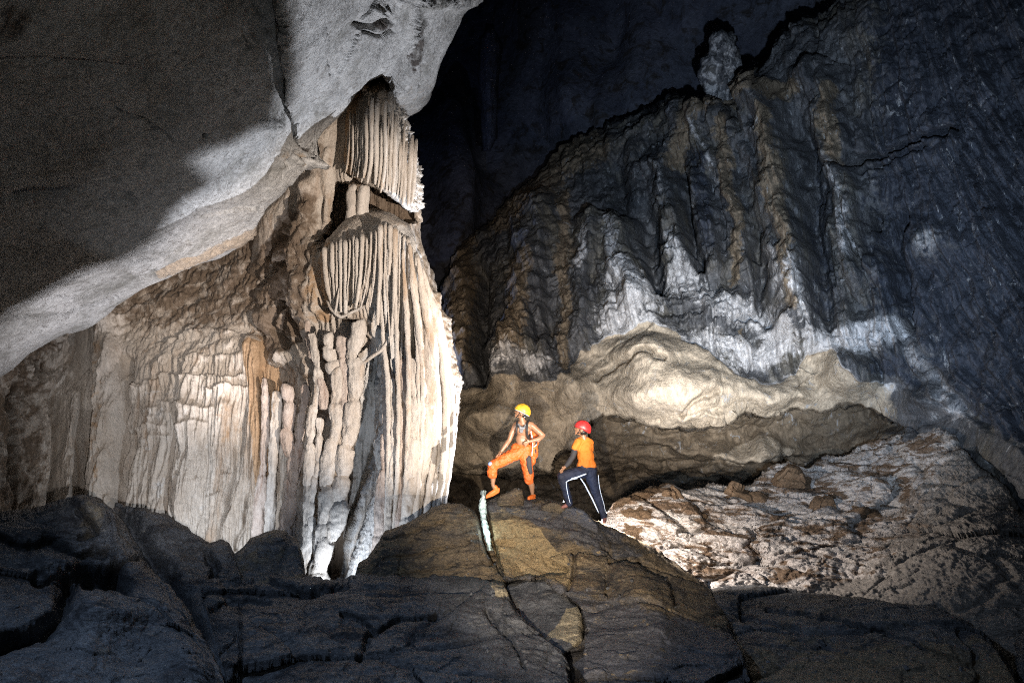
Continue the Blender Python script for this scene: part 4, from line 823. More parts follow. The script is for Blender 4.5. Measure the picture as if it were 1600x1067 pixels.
boulder('boulder', [(318, 925), (322, 908), (345, 902), (380, 903), (430, 897), (500, 902), (540, 905), (575, 898), (640, 903), (700, 900), (760, 905), (785, 912), (792, 935), (810, 965), (850, 995), (878, 1018), (890, 1040)],
        [(318, 940), (345, 1030), (372, 1090), (380, 1200), (890, 1200)], (318, 890),
        [(325, 910, 9.4), (430, 900, 9.8), (540, 905, 9.9), (700, 902, 9.7), (785, 912, 9.4), (850, 1000, 7.6), (888, 1040, 6.8), (450, 980, 7.9), (600, 980, 7.9), (700, 970, 8.2), (380, 1080, 5.9), (600, 1080, 5.9), (880, 1080, 6.0), (600, 1190, 4.7), (380, 1190, 4.7), (880, 1190, 4.8)],
        'broad dark blue-grey slab across the bottom below the column', 'fore', seed=7, rollt=(9, .4), rolls=(('r', 8, .4), ('l', 8, .5)), amp=1.25,
        cracks=(([(350, 912), (420, 905), (470, 925), (540, 915)], 4, .2), ([(330, 950), (360, 935), (420, 940)], 4, .2), ([(535, 960), (570, 970), (585, 985), (610, 970), (680, 965)], 3.5, .2), ([(580, 985), (560, 1020)], 4, .15), ([(760, 960), (800, 1000), (820, 1040)], 3, .1)),
        tint={'tint_pale': lambda X, Y, wx, wy: mask(wx, wy, [(758, 912), (790, 912), (795, 930), (780, 938)], 3)})
boulder('boulder', [(1105, 925), (1120, 918), (1180, 916), (1250, 922), (1320, 932), (1400, 940), (1450, 944), (1490, 962), (1530, 985), (1560, 1010), (1585, 1050), (1600, 1090)],
        [(1105, 1200), (1600, 1200)], (1105, 1600),
        [(1115, 922, 10.6), (1250, 925, 10.0), (1400, 942, 9.0), (1490, 962, 8.2), (1580, 1050, 6.4), (1300, 980, 8.2), (1200, 1000, 7.8), (1300, 1067, 6.4), (1180, 1080, 6.2), (1500, 1067, 6.2), (1180, 1190, 4.9), (1580, 1190, 4.9)],
        'long low layered slab running to the lower right corner', 'fore', seed=8, rollt=(9, .5), rolls=(('l', 8, .4), ('r', 10, .6)), amp=1.1,
        cracks=(([(1200, 950), (1300, 970), (1420, 1000), (1520, 1040)], 3, .12), ([(1150, 960), (1250, 985)], 3, .1)),
        tint={'tint_ochre': lambda X, Y, wx, wy: .35 + .3 * sstep(Y, 980, 1040), 'tint_grey': lambda X, Y, wx, wy: .3 + 0 * X})
boulder('boulder', [(1590, 1000), (1605, 985), (1660, 960), (1760, 940)], [(1590, 1200), (1760, 1200)], (1590, 1760), [(1600, 1000, 7.5), (1700, 950, 7.8), (1600, 1190, 5), (1750, 1190, 5)],
        'black rock at the extreme right edge beyond the slab', 'fore', seed=9, rolls=(('l', 10, .6),))
boulder('boulder', [(775, 782), (782, 772), (795, 768), (806, 761), (816, 765), (820, 781)], [(775, 790), (820, 790)], (775, 820),
        [(780, 778, 11.1), (806, 763, 11.1), (818, 780, 11.1), (800, 789, 10.9)], 'small ochre rock between the bare-chested climber\'s feet', 'mound', seed=10, rollt=(5, .2), rolls=(('l', 5, .2), ('r', 5, .2)), amp=.25, ext=.3, step=1.0)
boulder('boulder', [(875, 796), (884, 789), (900, 792), (912, 796), (925, 808), (935, 818), (938, 828)], [(875, 806), (938, 834)], (875, 938),
        [(880, 795, 10.75), (912, 800, 10.7), (935, 825, 10.5)], 'flat grey stone in front of the climber in dark trousers', 'mound', seed=11, rollt=(4, .15), rolls=(('l', 5, .2), ('r', 5, .2)), amp=.25, ext=.4, step=1.0,
        tint={'tint_grey': lambda X, Y, wx, wy: .7 + 0 * X})
boulder('boulder', [(845, 790), (855, 785), (868, 784), (880, 789), (886, 798)], [(845, 797), (886, 802)], (845, 886),
        [(850, 790, 10.85), (868, 787, 10.8), (884, 798, 10.75)], 'flat reddish stone lying on the mound between the two climbers', 'mound', seed=12, rollt=(3, .1), rolls=(('l', 5, .2), ('r', 5, .2)), amp=.2, ext=.3, step=1.0)
def light_blocker(L, bd, k, parent, first_off):
    """unseen slab added above a hidden torch: its edge is shaped to throw the shadow line across the ceiling"""
    Lp = W(*L); cp = []
    for x_, y_ in bd:
        i_ = np.argmin((CEIL.X - np.clip(x_, -78, 820)) ** 2 + (CEIL.Y - np.clip(y_, -158, 700)) ** 2); cp.append(CEIL.P.reshape(-1, 3)[i_])
    cp[0] = cp[1] + np.array(first_off); cp = np.array(cp); edge_ = Lp + k * (cp - Lp); n_ = len(bd)
    far_ = W(np.linspace(-500, 300, n_), np.linspace(500, -900, n_), 5.0); far_ = Lp + k * (far_ - Lp)
    rows = [edge_, edge_ * .5 + far_ * .5, far_]
    V = np.concatenate(rows + [r + (Lp - r) * -0.12 for r in rows]); fc = []
    for lay_ in (0, 3):
        for r_ in range(2):
            for q in range(n_ - 1): fc.append([(lay_ + r_) * n_ + q, (lay_ + r_) * n_ + q + 1, (lay_ + r_ + 1) * n_ + q + 1, (lay_ + r_ + 1) * n_ + q])
    for r_, r2 in ((0, 3), (2, 5)):
        for q in range(n_ - 1): fc.append([r_ * n_ + q, r_ * n_ + q + 1, r2 * n_ + q + 1, r2 * n_ + q])
    me = bpy.data.meshes.new('light_blocker'); me.from_pydata(V.tolist(), [], fc); me.update()
    ov = new_obj('light_blocker', me, M['mound']); ov.parent = parent; ov.location = -parent.location  # unseen blocker, put in only to shade the ceiling
light_blocker((900, 836, 13.8), [(-300, 700), (-80, 520), (24, 483), (50, 462), (83, 444), (171, 405), (210, 390), (258, 351), (278, 325), (300, 312), (336, 284), (318, 272), (283, 263), (296, 245), (312, 234), (351, 227), (400, 200), (425, 182), (436, 120), (436, -20), (436, -160)], .075, mound, (-4, 1.5, -2))
light_blocker((430, 890, 11.9), [(-300, 700), (-78, 560), (-20, 540), (24, 487), (50, 466), (83, 448), (130, 420), (171, 409), (195, 402), (210, 394), (258, 355), (278, 322), (300, 312), (336, 288), (370, 290), (400, 270), (440, 240), (500, 210), (600, 150)], .06, KNOB, (-3, 0, -1.5))
# dark rocks closing the space behind the crest
boulder('boulder', [(560, 930), (600, 870), (720, 850), (800, 845), (900, 860), (1000, 900)], [(560, 960), (1000, 960)], (560, 1000),
        [(560, 900, 15.4), (700, 850, 16.4), (900, 860, 16.6), (1000, 900, 15.6), (780, 950, 14.5)], 'dark rubble in the gap behind the mound', 'fore', seed=13, cat='rock')

def scatter(name, surf, n, r0, r1, mat, seed, label, ok):
    """loose stones lying on the rock: one countless mass"""
    rg = np.random.RandomState(seed); bm0 = bmesh.new(); bmesh.ops.create_icosphere(bm0, subdivisions=1, radius=1.0)
    bv = np.array([v.co[:] for v in bm0.verts]); bf = np.array([[v.index for v in f.verts] for f in bm0.faces]); bm0.free()
    P = np.concatenate([a.reshape(-1, 3) for a, *_ in surf]); N = np.concatenate([b_.reshape(-1, 3) for _, b_, *_ in surf])
    X = np.concatenate([c.ravel() for *_, c, _ in surf]); Y = np.concatenate([c.ravel() for *_, c in surf])
    good = np.where((N[:, 2] > .35) & ok(X, Y))[0]
    cl = perlin(P[good] * 1.3, seed); good = good[cl > -.05]; pk = rg.choice(good, n)
    V = []; Fc = []
    for k_, i_ in enumerate(pk):
        r_ = r0 + (r1 - r0) * rg.rand() ** 3; m_ = rg.normal(size=(3, 3)); q_, _ = np.linalg.qr(m_)
        v = bv * (1 + .35 * (rg.rand(len(bv), 1) - .5)) * np.array([1, .8, .55]); v = v @ q_.T * r_ + P[i_] + np.array([0, 0, r_ * .25])
        V.append(v); Fc.append(bf + k_ * len(bv))
    me = np_mesh(name, np.concatenate(V), np.concatenate(Fc), None, False)
    return tag(new_obj(name, me, mat), label, None, None, 'stuff')
scatter('gravel', FG, 700, .008, .035, M['fore'], 4, 'loose grit and small stones on the foreground rocks', lambda X, Y: (Y < 1080) & (X > -40) & (X < 1640))
# ------------------------------------------------------------------ sliver in the cleft: torch glow put into a pale cyan colour
M['sliver'] = rock_mat('painted_cyan_glow', (0.60, 0.80, 0.80), (0.80, 0.95, 0.95), scale=4, rough=.4, bumps=((20, .02),), vary=.15)
def sliver(s_):
    return None
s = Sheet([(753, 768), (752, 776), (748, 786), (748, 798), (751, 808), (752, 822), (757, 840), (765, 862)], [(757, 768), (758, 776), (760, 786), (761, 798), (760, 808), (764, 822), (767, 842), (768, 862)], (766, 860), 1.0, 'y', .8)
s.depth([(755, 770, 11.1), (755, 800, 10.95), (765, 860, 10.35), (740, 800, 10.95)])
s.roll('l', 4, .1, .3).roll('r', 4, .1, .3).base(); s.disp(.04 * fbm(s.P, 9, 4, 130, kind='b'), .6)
tag(s.finish('torch_glow_sliver', M['sliver'], 'base'), 'bright bluish-white calcite sliver glowing in the cleft below the climber\'s foot', 'rock')

exec_people = True
# ------------------------------------------------------------------ people
def capsule(bm, a, b, ra, rb, flat=1.0, rings=10):
    """tapered capsule between world points a, b; flat squashes it along the view depth"""
    a = Vector(a); b = Vector(b); ax = (b - a); L = ax.length
    if L < 1e-6: ax = Vector((0, 0, 1)); L = 1e-6
    ax.normalize(); u = ax.cross(Vector((0, 1, 0.01))); u.normalize(); v = ax.cross(u)
    prof = []
    for k in range(6): t = math.pi / 2 * (1 - k / 5); prof.append((-ra * math.sin(t), ra * math.cos(t)))
    for k in range(6): t = math.pi / 2 * k / 5; prof.append((L + rb * math.sin(t), rb * math.cos(t)))
    n = 14; rows = []
    for h_, r_ in prof:
        r_ = max(r_, 1e-4)
        rows.append([bm.verts.new(a + ax * h_ + (u * math.cos(2 * math.pi * q / n) + v * math.sin(2 * math.pi * q / n) * flat) * r_) for q in range(n)])
    for r0, r1 in zip(rows[:-1], rows[1:]):
        for q in range(n): bm.faces.new((r0[q], r0[(q + 1) % n], r1[(q + 1) % n], r1[q]))
    bm.faces.new(rows[0][::-1]); bm.faces.new(rows[-1])
def ellipsoid(bm, c, rx, ry, rz, rot=0.0):
    """rx across, ry depth, rz up; rot turns it in the picture plane"""
    c = Vector(c); n, m = 18, 12; rows = []
    for i in range(m + 1):
        th = math.pi * i / m; row = []
        for j in range(n):
            ph = 2 * math.pi * j / n; s_ = max(math.sin(th), 1e-3)
            x, y, z = rx * s_ * math.cos(ph), ry * s_ * math.sin(ph), rz * math.cos(th)
            row.append(bm.verts.new(c + Vector((x * math.cos(rot) + z * math.sin(rot), y, -x * math.sin(rot) + z * math.cos(rot)))))
        rows.append(row)
    for r0, r1 in zip(rows[:-1], rows[1:]):
        for j in range(n): bm.faces.new((r0[j], r1[j], r1[(j + 1) % n], r0[(j + 1) % n]))
    bm.faces.new(rows[0]); bm.faces.new(rows[-1][::-1])
import bmesh
def solid(name, build, mat, parent, voxel=0.009, smooth=4, fold=None):
    bm = bmesh.new(); build(bm); bmesh.ops.recalc_face_normals(bm, faces=bm.faces)
    me = bpy.data.meshes.new(name); bm.to_mesh(me); bm.free()
    o = new_obj(name, me, mat)
    if voxel:
        r = o.modifiers.new('remesh', 'REMESH'); r.mode = 'VOXEL'; r.voxel_size = voxel; r.use_smooth_shade = True
        sm = o.modifiers.new('smooth', 'SMOOTH'); sm.iterations = smooth; sm.factor = 0.5
    else:
        me.polygons.foreach_set('use_smooth', [True] * len(me.polygons))
    if fold:
        tex = bpy.data.textures.new(name + '_folds', 'CLOUDS'); tex.noise_scale = fold[0]; tex.noise_depth = 2
        dm = o.modifiers.new('folds', 'DISPLACE'); dm.texture = tex; dm.strength = fold[1]; dm.mid_level = 0.5; dm.texture_coords = 'GLOBAL'
    at_world(o, parent); return o

M['skin'] = plain('skin', (0.27, 0.145, 0.085), 0.42, vary=.14, vs=20, bump=(120, .001))
M['orange_cloth'] = plain('orange_nylon', (0.58, 0.115, 0.02), 0.55, vary=.12, vs=12, bump=(35, .01))
M['orange_shirt'] = plain('orange_cotton', (0.70, 0.19, 0.02), 0.8, vary=.08, vs=12, bump=(30, .008))
M['charcoal'] = plain('charcoal_cloth', (0.03, 0.03, 0.035), 0.8)
M['navy'] = plain('dark_navy_cloth', (0.012, 0.016, 0.035), 0.75, bump=(30, .01))
M['shoe'] = plain('orange_rubber', (0.75, 0.17, 0.03), 0.5, bump=(60, .004))
M['yellow'] = plain('yellow_plastic', (0.62, 0.36, 0.03), 0.42, vary=.45, vs=26)
M['red'] = plain('red_plastic', (0.55, 0.03, 0.03), 0.4, vary=.45, vs=26)
M['white'] = plain('white_plastic', (0.75, 0.78, 0.8), 0.4, vary=.04)
M['black'] = plain('black_webbing', (0.015, 0.015, 0.017), 0.6)
M['hair'] = plain('black_hair', (0.01, 0.009, 0.008), 0.5)
M['light_streak'] = plain('rim_light_piping', (0.85, 0.92, 1.0), 0.35, vary=.02)  # pale colour standing in for light lines on the trousers
M['brown_shoe'] = plain('reddish_shoe', (0.25, 0.10, 0.08), 0.6)

class Person:
    def __init__(s, Z, foot, label):
        s.Z = Z; s.k = Z / F
        s.root = empty('person', W(foot[0], foot[1], Z), label, 'person')
    def p(s, x, y, dz=0): return Vector(W(x, y, s.Z + dz * s.k))          # dz in pixels too
    def cap(s, bm, a, b, ra, rb, flat=1): capsule(bm, s.p(*a), s.p(*b), ra * s.k, rb * s.k, flat)
    def ell(s, bm, c, rx, ry, rz, rot=0): ellipsoid(bm, s.p(*c), rx * s.k, ry * s.k, rz * s.k, rot)
    def chain(s, bm, pts, flat=1):
        for a, b in zip(pts[:-1], pts[1:]): s.cap(bm, a[:3], b[:3], a[3], b[3], flat)
    def tube(s, name, pts, mat, nseg=8):
        o = tubes(name, [([(x, y, s.Z + dz * s.k) for x, y, dz, r in pts], [r * s.k for *_, r in pts])], mat, s.root, nseg, 0, 1, 0, 4); return o
    def hand(s, bm, wrist, palm, fingers, thumb, r=1.5):
        s.cap(bm, wrist, palm, 2.1, 2.5, .6)
        for f in fingers: s.chain(bm, [(*q, rr) for q, rr in zip(f, (.95, .85, .7))])
        s.chain(bm, [(*q, rr) for q, rr in zip(thumb, (1.2, 1.0, .8))])
    def head(s, c, rot, scale=1.0):
        """c: centre; face looks to picture left, tilted up by rot"""
        def P(fx, fz, dy=0):  # fx forward (left), fz up in head frame
            x = -fx * math.cos(rot) + fz * math.sin(rot); z = fx * math.sin(rot) + fz * math.cos(rot)
            return (c[0] + x * scale, c[1] - z * scale, c[2] + dy * scale)
        return P
def head_mesh(per, bm, P, sc_=1.0):
    k = sc_
    per.ell(bm, P(-1, 1), 9.2 * k, 7.6 * k, 9.6 * k)              # skull
    per.ell(bm, P(3.2, -3.5), 5.6 * k, 5.6 * k, 7.6 * k, -.25)    # face
    per.ell(bm, P(5.6, -9.2), 3.0 * k, 3.4 * k, 2.6 * k)          # chin
    per.cap(bm, P(7.4, -.5), P(9.9, -3.6), 1.0 * k, 1.35 * k)     # nose
    per.cap(bm, P(7.0, 1.2, -3), P(7.0, 1.2, 3), 1.3 * k, 1.3 * k)      # brow
    per.cap(bm, P(7.9, -6.6, -1.6), P(7.9, -6.6, 1.6), 1.0 * k, 1.0 * k)   # lips
    per.ell(bm, P(-1.2, -2.2, -7.2), 1.9 * k, 1.1 * k, 2.9 * k)   # ear towards the camera
    per.ell(bm, P(-1.2, -2.2, 7.2), 1.9 * k, 1.1 * k, 2.9 * k)
def helmet(per, P, mat, k, band):
    """shell open below, plus rim, ribs and lamp; pieces are children of the person"""
    bm = bmesh.new(); n, m = 36, 14; rows = []
    for i in range(m + 1):
        th = (math.pi * .54) * i / m; row = []
        for j in range(n):
            ph = 2 * math.pi * j / n; st = math.sin(th)
            fx = 13.0 * st * math.cos(ph) * (1.06 if math.cos(ph) < 0 else 1); dy = 10.4 * st * math.sin(ph); fz = 11.6 * math.cos(th)
            groove = 0.5 if (j % 6 == 0 and 3 < i < 11) else 0
            g = 1 - groove * .10
            drop = -2.2 * (math.cos(ph) < 0) * (i / m) ** 3 * abs(math.cos(ph))
            row.append(bm.verts.new(per.p(*P(-1 + fx * g, 2.5 + fz * g + drop, dy * g))))
        rows.append(row)
    for r0, r1 in zip(rows[:-1], rows[1:]):
        for j in range(n): bm.faces.new((r0[j], r1[j], r1[(j + 1) % n], r0[(j + 1) % n]))
    bmesh.ops.remove_doubles(bm, verts=bm.verts, dist=1e-4)
    me = bpy.data.meshes.new('helmet'); bm.to_mesh(me); bm.free(); me.polygons.foreach_set('use_smooth', [True] * len(me.polygons))
    o = new_obj('helmet', me, mat); sd = o.modifiers.new('thick', 'SOLIDIFY'); sd.thickness = 0.012; sd.offset = -1
    at_world(o, per.root); o['label'] = band[0]; kids = []
    pts = []
    for j in range(25):
        ph = 2 * math.pi * j / 24
        pts.append((*P(-1 + 12.9 * math.cos(ph) * (1.05 if math.cos(ph) < 0 else 1), 0.9 - 2.0 * max(0, -math.cos(ph)), 10.4 * math.sin(ph)), .95))
    kids.append(per.tube('helmet_rim', pts, band[1]))
    pts = []
    for j in range(19):
        ph = 2 * math.pi * j / 18
        pts.append((*P(-1 + 12.6 * math.cos(ph), 5.6 + 1.2 * math.cos(ph) - 1.5 * max(0, -math.cos(ph)), 10.0 * math.sin(ph)), .75))
    kids.append(per.tube('headlamp_band', pts, M['black']))
    def hb(bm):
        ellipsoid(bm, per.p(*P(12.6, 6.2)), 1.8 * per.k, 2.6 * per.k, 2.2 * per.k)
    kids.append(solid('headlamp', hb, M['charcoal'], per.root, None))
    kids.append(per.tube('chin_strap', [(*P(1.5, 1.0, -8.6), .55), (*P(2.2, -4, -6.8), .55), (*P(4.5, -10.6, -3.4), .55), (*P(5.2, -12, 0), .55), (*P(4.5, -10.6, 3.4), .55), (*P(2.2, -4, 6.8), .55), (*P(1.5, 1, 8.6), .55)], M['black'], 6))
    kids.append(per.tube('chin_strap', [(*P(-5, 0, -8.4), .5), (*P(-1.5, -4.5, -7.4), .5), (*P(3.4, -8.5, -5), .5)], M['black'], 6))
    for q in kids: q.parent = o; q.location = (0, 0, 0)

# --- climber one: bare chest, orange shorts
a = Person(10.95, (806, 779), 'bare-chested climber in yellow helmet and orange shorts, one foot up, hand on hip')
HP = a.head((814.5, 644, 0), R(22), .92)
def body1(bm):
    head_mesh(a, bm, HP, .92)
    a.cap(bm, (814.5, 651, 1), (817, 661, 1), 4.6, 5.4)
    a.chain(bm, [(806, 664, 3, 5.2), (817, 662, 1, 6), (830, 664, -1, 5.4)], .85)
    a.ell(bm, (817.5, 671, 1), 12.4, 8.6, 11.5); a.ell(bm, (811.5, 671, -4), 6.2, 4.5, 5.2); a.ell(bm, (823, 671, -5), 6.2, 4.5, 5.2)
    a.ell(bm, (815.5, 686, 1), 9.8, 7.2, 12); a.ell(bm, (814.5, 703, 1), 12.2, 9, 9)
    a.chain(bm, [(805, 666, 3, 5.0), (799.5, 677, 1, 4.5), (796, 687, -1, 3.7), (791, 694, -4, 3.8), (784, 704, -8, 2.5)])
    a.hand(bm, (784, 704, -8), (780.5, 708, -9), [[(779.5, 708.5, -11.5), (777, 711.5, -12), (775.5, 714, -11)], [(779, 709, -10), (775.5, 712, -10.5), (774, 714.5, -9.5)], [(779.5, 709.5, -8), (776, 713, -9), (775, 715.5, -8)], [(781, 710, -7), (778, 713.5, -8), (777, 715.5, -7)]],
           [(782.5, 706.5, -11), (781.5, 710, -13), (780.5, 712.5, -12.5)])
    a.chain(bm, [(831, 665, -1, 5.2), (840, 673, 1, 4.7), (848.5, 680, 2, 3.9), (842, 685.5, -2, 4.0), (829, 689, -7, 2.6)])
    a.hand(bm, (829, 689, -7), (825, 690.5, -9), [[(823, 689.5, -10.5), (819.8, 690.5, -11), (817.8, 692.5, -10.5)], [(823, 691, -10.5), (819.5, 692.5, -11), (817.8, 694.8, -10.5)], [(823.5, 692.5, -10), (820.5, 694.8, -10.5), (819, 697, -10)], [(824.5, 693.5, -9.5), (822, 696.3, -10), (821, 698, -9.5)]],
           [(826, 688.5, -9), (824, 686.5, -9.5), (822, 686, -9)])
    a.chain(bm, [(807, 709, -2, 8.5), (788, 718, -6, 7.6), (768, 729, -8, 5.6)])
    a.chain(bm, [(768, 730, -8, 5.2), (770.5, 743, -5, 5.0), (770, 757, -6, 2.9), (773, 763, -5, 3.0)])
    a.chain(bm, [(820, 710, 2, 8.2), (823, 728, 1, 7.2), (826.5, 747, 1, 5.2)])
    a.chain(bm, [(826.5, 748, 1, 4.9), (830.5, 758, 3, 4.8), (832, 771, 3, 2.8), (832, 775, 3, 2.8)])
solid('body', body1, M['skin'], a.root, .008, 3)
def shorts1(bm):
    a.ell(bm, (814.5, 703, 1), 13.6, 10.5, 7.5)
    a.cap(bm, (806, 700, 1), (823, 700, 1), 8, 8, 1)
    a.chain(bm, [(808, 708, -2, 10.2), (789, 717, -6, 9.4), (770, 727, -8, 7.8)])
    a.chain(bm, [(770, 727, -8, 7.8), (769.5, 734, -7, 7.8), (769, 740, -6, 8.0)])
    a.chain(bm, [(820, 709, 2, 10), (823.5, 726, 1, 9), (826, 743, 1, 8.2), (826.5, 750, 1, 7.4)])
solid('shorts', shorts1, M['orange_cloth'], a.root, .01, 3, (0.05, 0.035))
def panel1(bm):
    a.chain(bm, [(826, 716, -6, 4.5), (826.5, 726, -7.2, 4.5), (829, 738, -6.0, 3.4)], .7)
solid('dark_side_panel', panel1, M['charcoal'], a.root, .008, 3)
def kneep(bm): a.ell(bm, (766, 724.5, -13), 3.4, 2.4, 3.2)
M['blue_patch'] = plain('pale_blue_patch', (0.22, 0.32, 0.62), .6)
solid('knee_patch', kneep, M['blue_patch'], a.root, None)
def shoeA(bm):
    a.chain(bm, [(778, 764.5, -4, 3.2), (773, 767, -5, 3.6), (766, 771.5, -6, 3.2), (761, 774.5, -6, 2.2)], .9)
    a.chain(bm, [(779, 768, -4, 1.6), (770, 773.5, -5, 1.6), (760, 777, -6, 1.4)], 1.6)
    a.cap(bm, (774, 761, -5), (775, 765, -5), 3.6, 3.4)
solid('shoe', shoeA, M['shoe'], a.root, .007, 2)
def shoeB(bm):
    a.chain(bm, [(834, 774.5, 4, 3.2), (830, 776, -2, 3.2), (826.5, 777.5, -7, 2.4)], 1)
    a.chain(bm, [(835, 778, 4, 1.6), (826, 779.3, -8, 1.5)], 1.6)
solid('shoe', shoeB, M['shoe'], a.root, .007, 2)
helmet(a, HP, M['yellow'], .92, ('yellow helmet with white rim and dark band', M['white']))
a.tube('shoulder_strap', [(829, 659, 7, 1.4), (825.5, 656.8, 0, 1.8), (823.5, 662, -8.0, 1.9), (823, 671, -10.8, 1.8), (823.5, 680, -9.0, 1.6), (827, 688, -4, 1.3)], M['black'])
a.tube('shoulder_strap', [(810, 659, 8, 1.4), (808.5, 657.8, 1, 1.7), (807.5, 663, -6.0, 1.8), (807, 671, -9.2, 1.7), (806.5, 680, -6, 1.4)], M['black'])
a.tube('chest_strap', [(808, 666, -8.2, .7), (815, 667, -10.2, .8), (823, 666, -10.0, .7)], M['black'], 6)
def buff(bm): a.chain(bm, [(810, 663, -5, 1.8), (813, 668, -9, 2.2), (818, 669, -9.6, 2.2), (822, 664, -7, 1.8)]); a.ell(bm, (814.5, 673, -10), 3.4, 1.6, 3.6)
M['buff'] = plain('grey_patterned_cloth', (0.16, 0.17, 0.19), .8, vary=.6, vs=60)
solid('neck_scarf', buff, M['buff'], a.root, .007, 2)
# backpack, a thing of its own
bp = empty('backpack', W(836, 720, 11.1), 'orange and black backpack worn by the bare-chested climber', 'backpack')
def pack(bm):
    for (x, y, dz, rx, ry, rz, ro) in [(833.5, 672, 13, 7, 7, 10, .12), (835, 688, 13, 8, 8, 14, .05), (834, 704, 12, 7.4, 8, 13, -.1), (831.5, 717, 11, 5.5, 7, 10, -.15)]:
        ellipsoid(bm, a.p(x, y, dz), rx * a.k, ry * a.k, rz * a.k, ro)
solid('pack_bag', pack, M['orange_cloth'], bp, .01, 4, (.08, .03))
def pack2(bm):
    for (x, y, dz, rx, ry, rz, ro) in [(838, 690, 8, 2.2, 5, 7, .1), (837, 705, 7, 1.6, 4.5, 5, -.1)]:
        ellipsoid(bm, a.p(x, y, dz), rx * a.k, ry * a.k, rz * a.k, ro)
solid('side_pocket', pack2, M['charcoal'], bp, .008, 2)
at_world(tubes('buckle_strap', [([(829, 672, a.Z + .02), (833, 690, a.Z + .03), (831, 712, a.Z + .05)], [.009] * 3), ([(834, 698, a.Z + .03), (839, 694, a.Z + .04)], [.008] * 2)], M['white'], None, 6), bp)

# --- climber two: orange shirt, dark trousers
b = Person(10.75, (925, 812), 'climber in red helmet, orange T-shirt and dark trousers looking up from behind')
HQ = b.head((908.5, 670.5, 0), R(20), .95)
def body2(bm):
    head_mesh(b, bm, HQ, .95)
    b.cap(bm, (910, 677, 1), (912.5, 687, 1), 4.6, 5.2)
    b.ell(bm, (913, 698, 1), 11, 8, 13); b.ell(bm, (916, 715, 1), 10.5, 8, 13); b.ell(bm, (918, 732, 1), 11.5, 9, 10)
    b.chain(bm, [(903, 691, -3, 4.6), (897.5, 702, -5, 4.2), (895, 713, -6, 3.4), (889, 722, -9, 3.4), (883, 729, -11, 2.5)])
    b.hand(bm, (883, 729, -11), (880, 732, -12), [[(878.5, 732, -14), (876, 734, -14.5), (874.5, 736.5, -14)], [(878.5, 733, -12.5), (875.5, 735.5, -13), (874.5, 738, -12)], [(879, 734, -11), (876.5, 737, -11.5), (876, 739, -11)], [(880, 735, -10), (878, 737.5, -10.5), (877.5, 739.5, -10)]], [(881.5, 730, -13), (880, 729, -15), (878, 729.5, -15.5)])
    b.chain(bm, [(922, 692, 8, 4.8), (921, 706, 10, 4.2), (912, 718, 8, 3.6), (903, 727, 4, 2.6)])
    b.chain(bm, [(912, 736, -1, 8), (895, 739, -5, 7.6), (878, 744, -8, 5.6)]); b.chain(bm, [(878, 745, -8, 5.3), (883, 762, -5, 5), (889, 782, -2, 3.2), (888, 788, -2, 3)])
    b.chain(bm, [(922, 738, 2, 8.4), (926, 752, 2, 7.4), (931, 768, 3, 5.4)]); b.chain(bm, [(931, 769, 3, 5.2), (937, 785, 5, 4.9), (942, 802, 6, 3), (944, 808, 6, 2.8)])
solid('body', body2, M['skin'], b.root, .008, 3)
def shirt2(bm):
    b.chain(bm, [(904, 690, -2, 6), (912, 687.5, 1, 6.4), (922, 691, 5, 6)], .9)
    b.ell(bm, (912.5, 699, 1), 12.6, 9.8, 13); b.ell(bm, (915.5, 713, 1), 13.2, 10, 13)
    b.chain(bm, [(913, 712, 1, 11.5), (916.5, 723, 1, 12.6)], .85); b.cap(bm, (909, 724, 1), (924, 727, 1), 7.5, 7.8, 1.1)
    b.chain(bm, [(903.5, 690, -3, 6.2), (899, 699, -5, 6.2)])
    b.chain(bm, [(922, 693, 8, 6), (922, 703, 10, 6)])
solid('shirt', shirt2, M['orange_shirt'], b.root, .009, 3, (0.09, 0.035))
def undersleeve(bm): b.chain(bm, [(899, 699, -5, 5), (895, 713, -6, 4.5), (889, 722, -9, 4.3), (884.5, 727.5, -10.5, 3.3)])
solid('undersleeve', undersleeve, M['charcoal'], b.root, .008, 3)
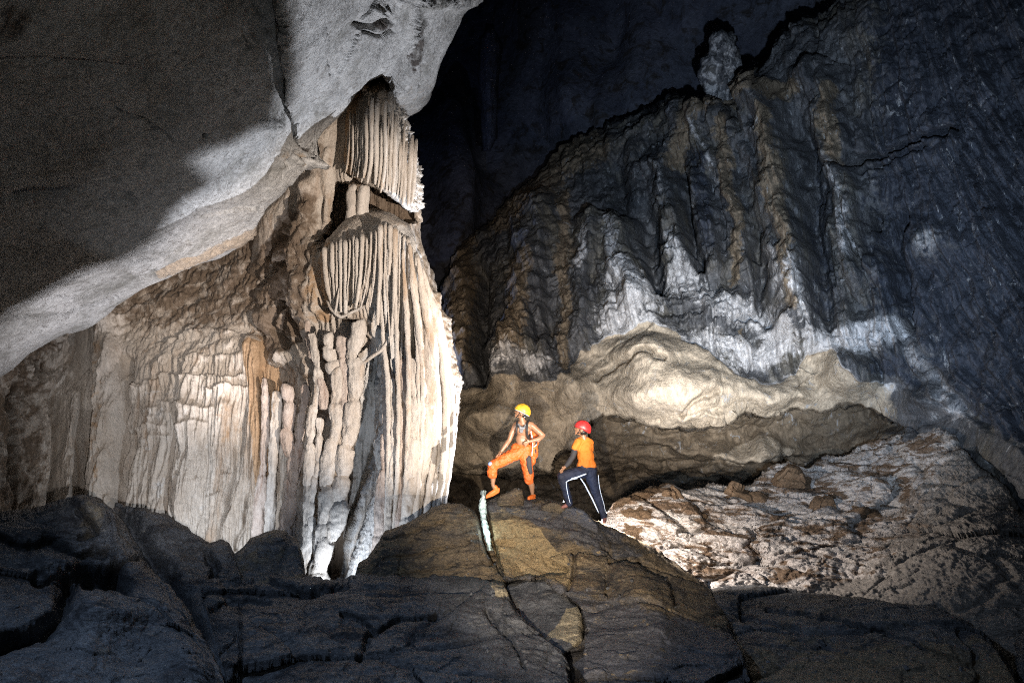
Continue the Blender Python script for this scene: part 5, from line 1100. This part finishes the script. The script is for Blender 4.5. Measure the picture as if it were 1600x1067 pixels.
def pants2(bm):
    b.cap(bm, (911, 731, 1), (924, 733, 1), 9.4, 9.4, 1.0)
    b.chain(bm, [(912, 737, -1, 9.8), (895, 740, -5, 9.2), (878, 744, -8, 7.6)]); b.chain(bm, [(878, 745, -8, 7.6), (883, 762, -5, 6.8), (889, 782, -2, 5.4), (889, 787, -2, 5.2)])
    b.chain(bm, [(922, 738, 2, 10.2), (926.5, 752, 2, 9.2), (931, 768, 3, 7.6)]); b.chain(bm, [(931, 768, 3, 7.6), (937, 785, 5, 6.6), (942, 801, 6, 5.4), (943.5, 806, 6, 5.2)])
solid('trousers', pants2, M['navy'], b.root, .009, 3, (0.08, 0.03))
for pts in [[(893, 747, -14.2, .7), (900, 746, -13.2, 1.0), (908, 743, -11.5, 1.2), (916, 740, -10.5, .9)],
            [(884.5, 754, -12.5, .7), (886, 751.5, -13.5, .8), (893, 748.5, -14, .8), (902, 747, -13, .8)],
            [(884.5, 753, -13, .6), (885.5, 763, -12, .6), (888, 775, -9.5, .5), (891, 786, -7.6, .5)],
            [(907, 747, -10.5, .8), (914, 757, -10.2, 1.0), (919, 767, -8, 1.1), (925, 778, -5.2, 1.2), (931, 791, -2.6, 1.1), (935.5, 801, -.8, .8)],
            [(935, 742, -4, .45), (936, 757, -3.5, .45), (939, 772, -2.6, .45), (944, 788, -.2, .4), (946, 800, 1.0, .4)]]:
    b.tube('rim_light_piping', pts, M['light_streak'], 6)  # blue rim-light streaks on the trousers, built as pale tubes
def shoeC(bm): b.chain(bm, [(945, 809, 6, 3.2), (944.5, 812.5, 2, 3.2), (943.5, 815.5, -4, 2.6)])
solid('shoe', shoeC, M['brown_shoe'], b.root, .007, 2)
def shoeD(bm): b.chain(bm, [(890, 787, -1, 3.4), (884, 790, -2, 3.2), (879, 792, -3, 2.4)])
solid('shoe', shoeD, M['brown_shoe'], b.root, .007, 2)
def hair2(bm): b.ell(bm, HQ(-3.6, -3.2), 6.6, 7.6, 6)
solid('hair', hair2, M['hair'], b.root, .008, 2)
def hair1(bm): a.ell(bm, HP(-4.4, -2.6), 5.2, 6.6, 5)
solid('hair', hair1, M['hair'], a.root, .008, 2)
helmet(b, HQ, M['red'], .95, ('red helmet with dark head band', M['red']))
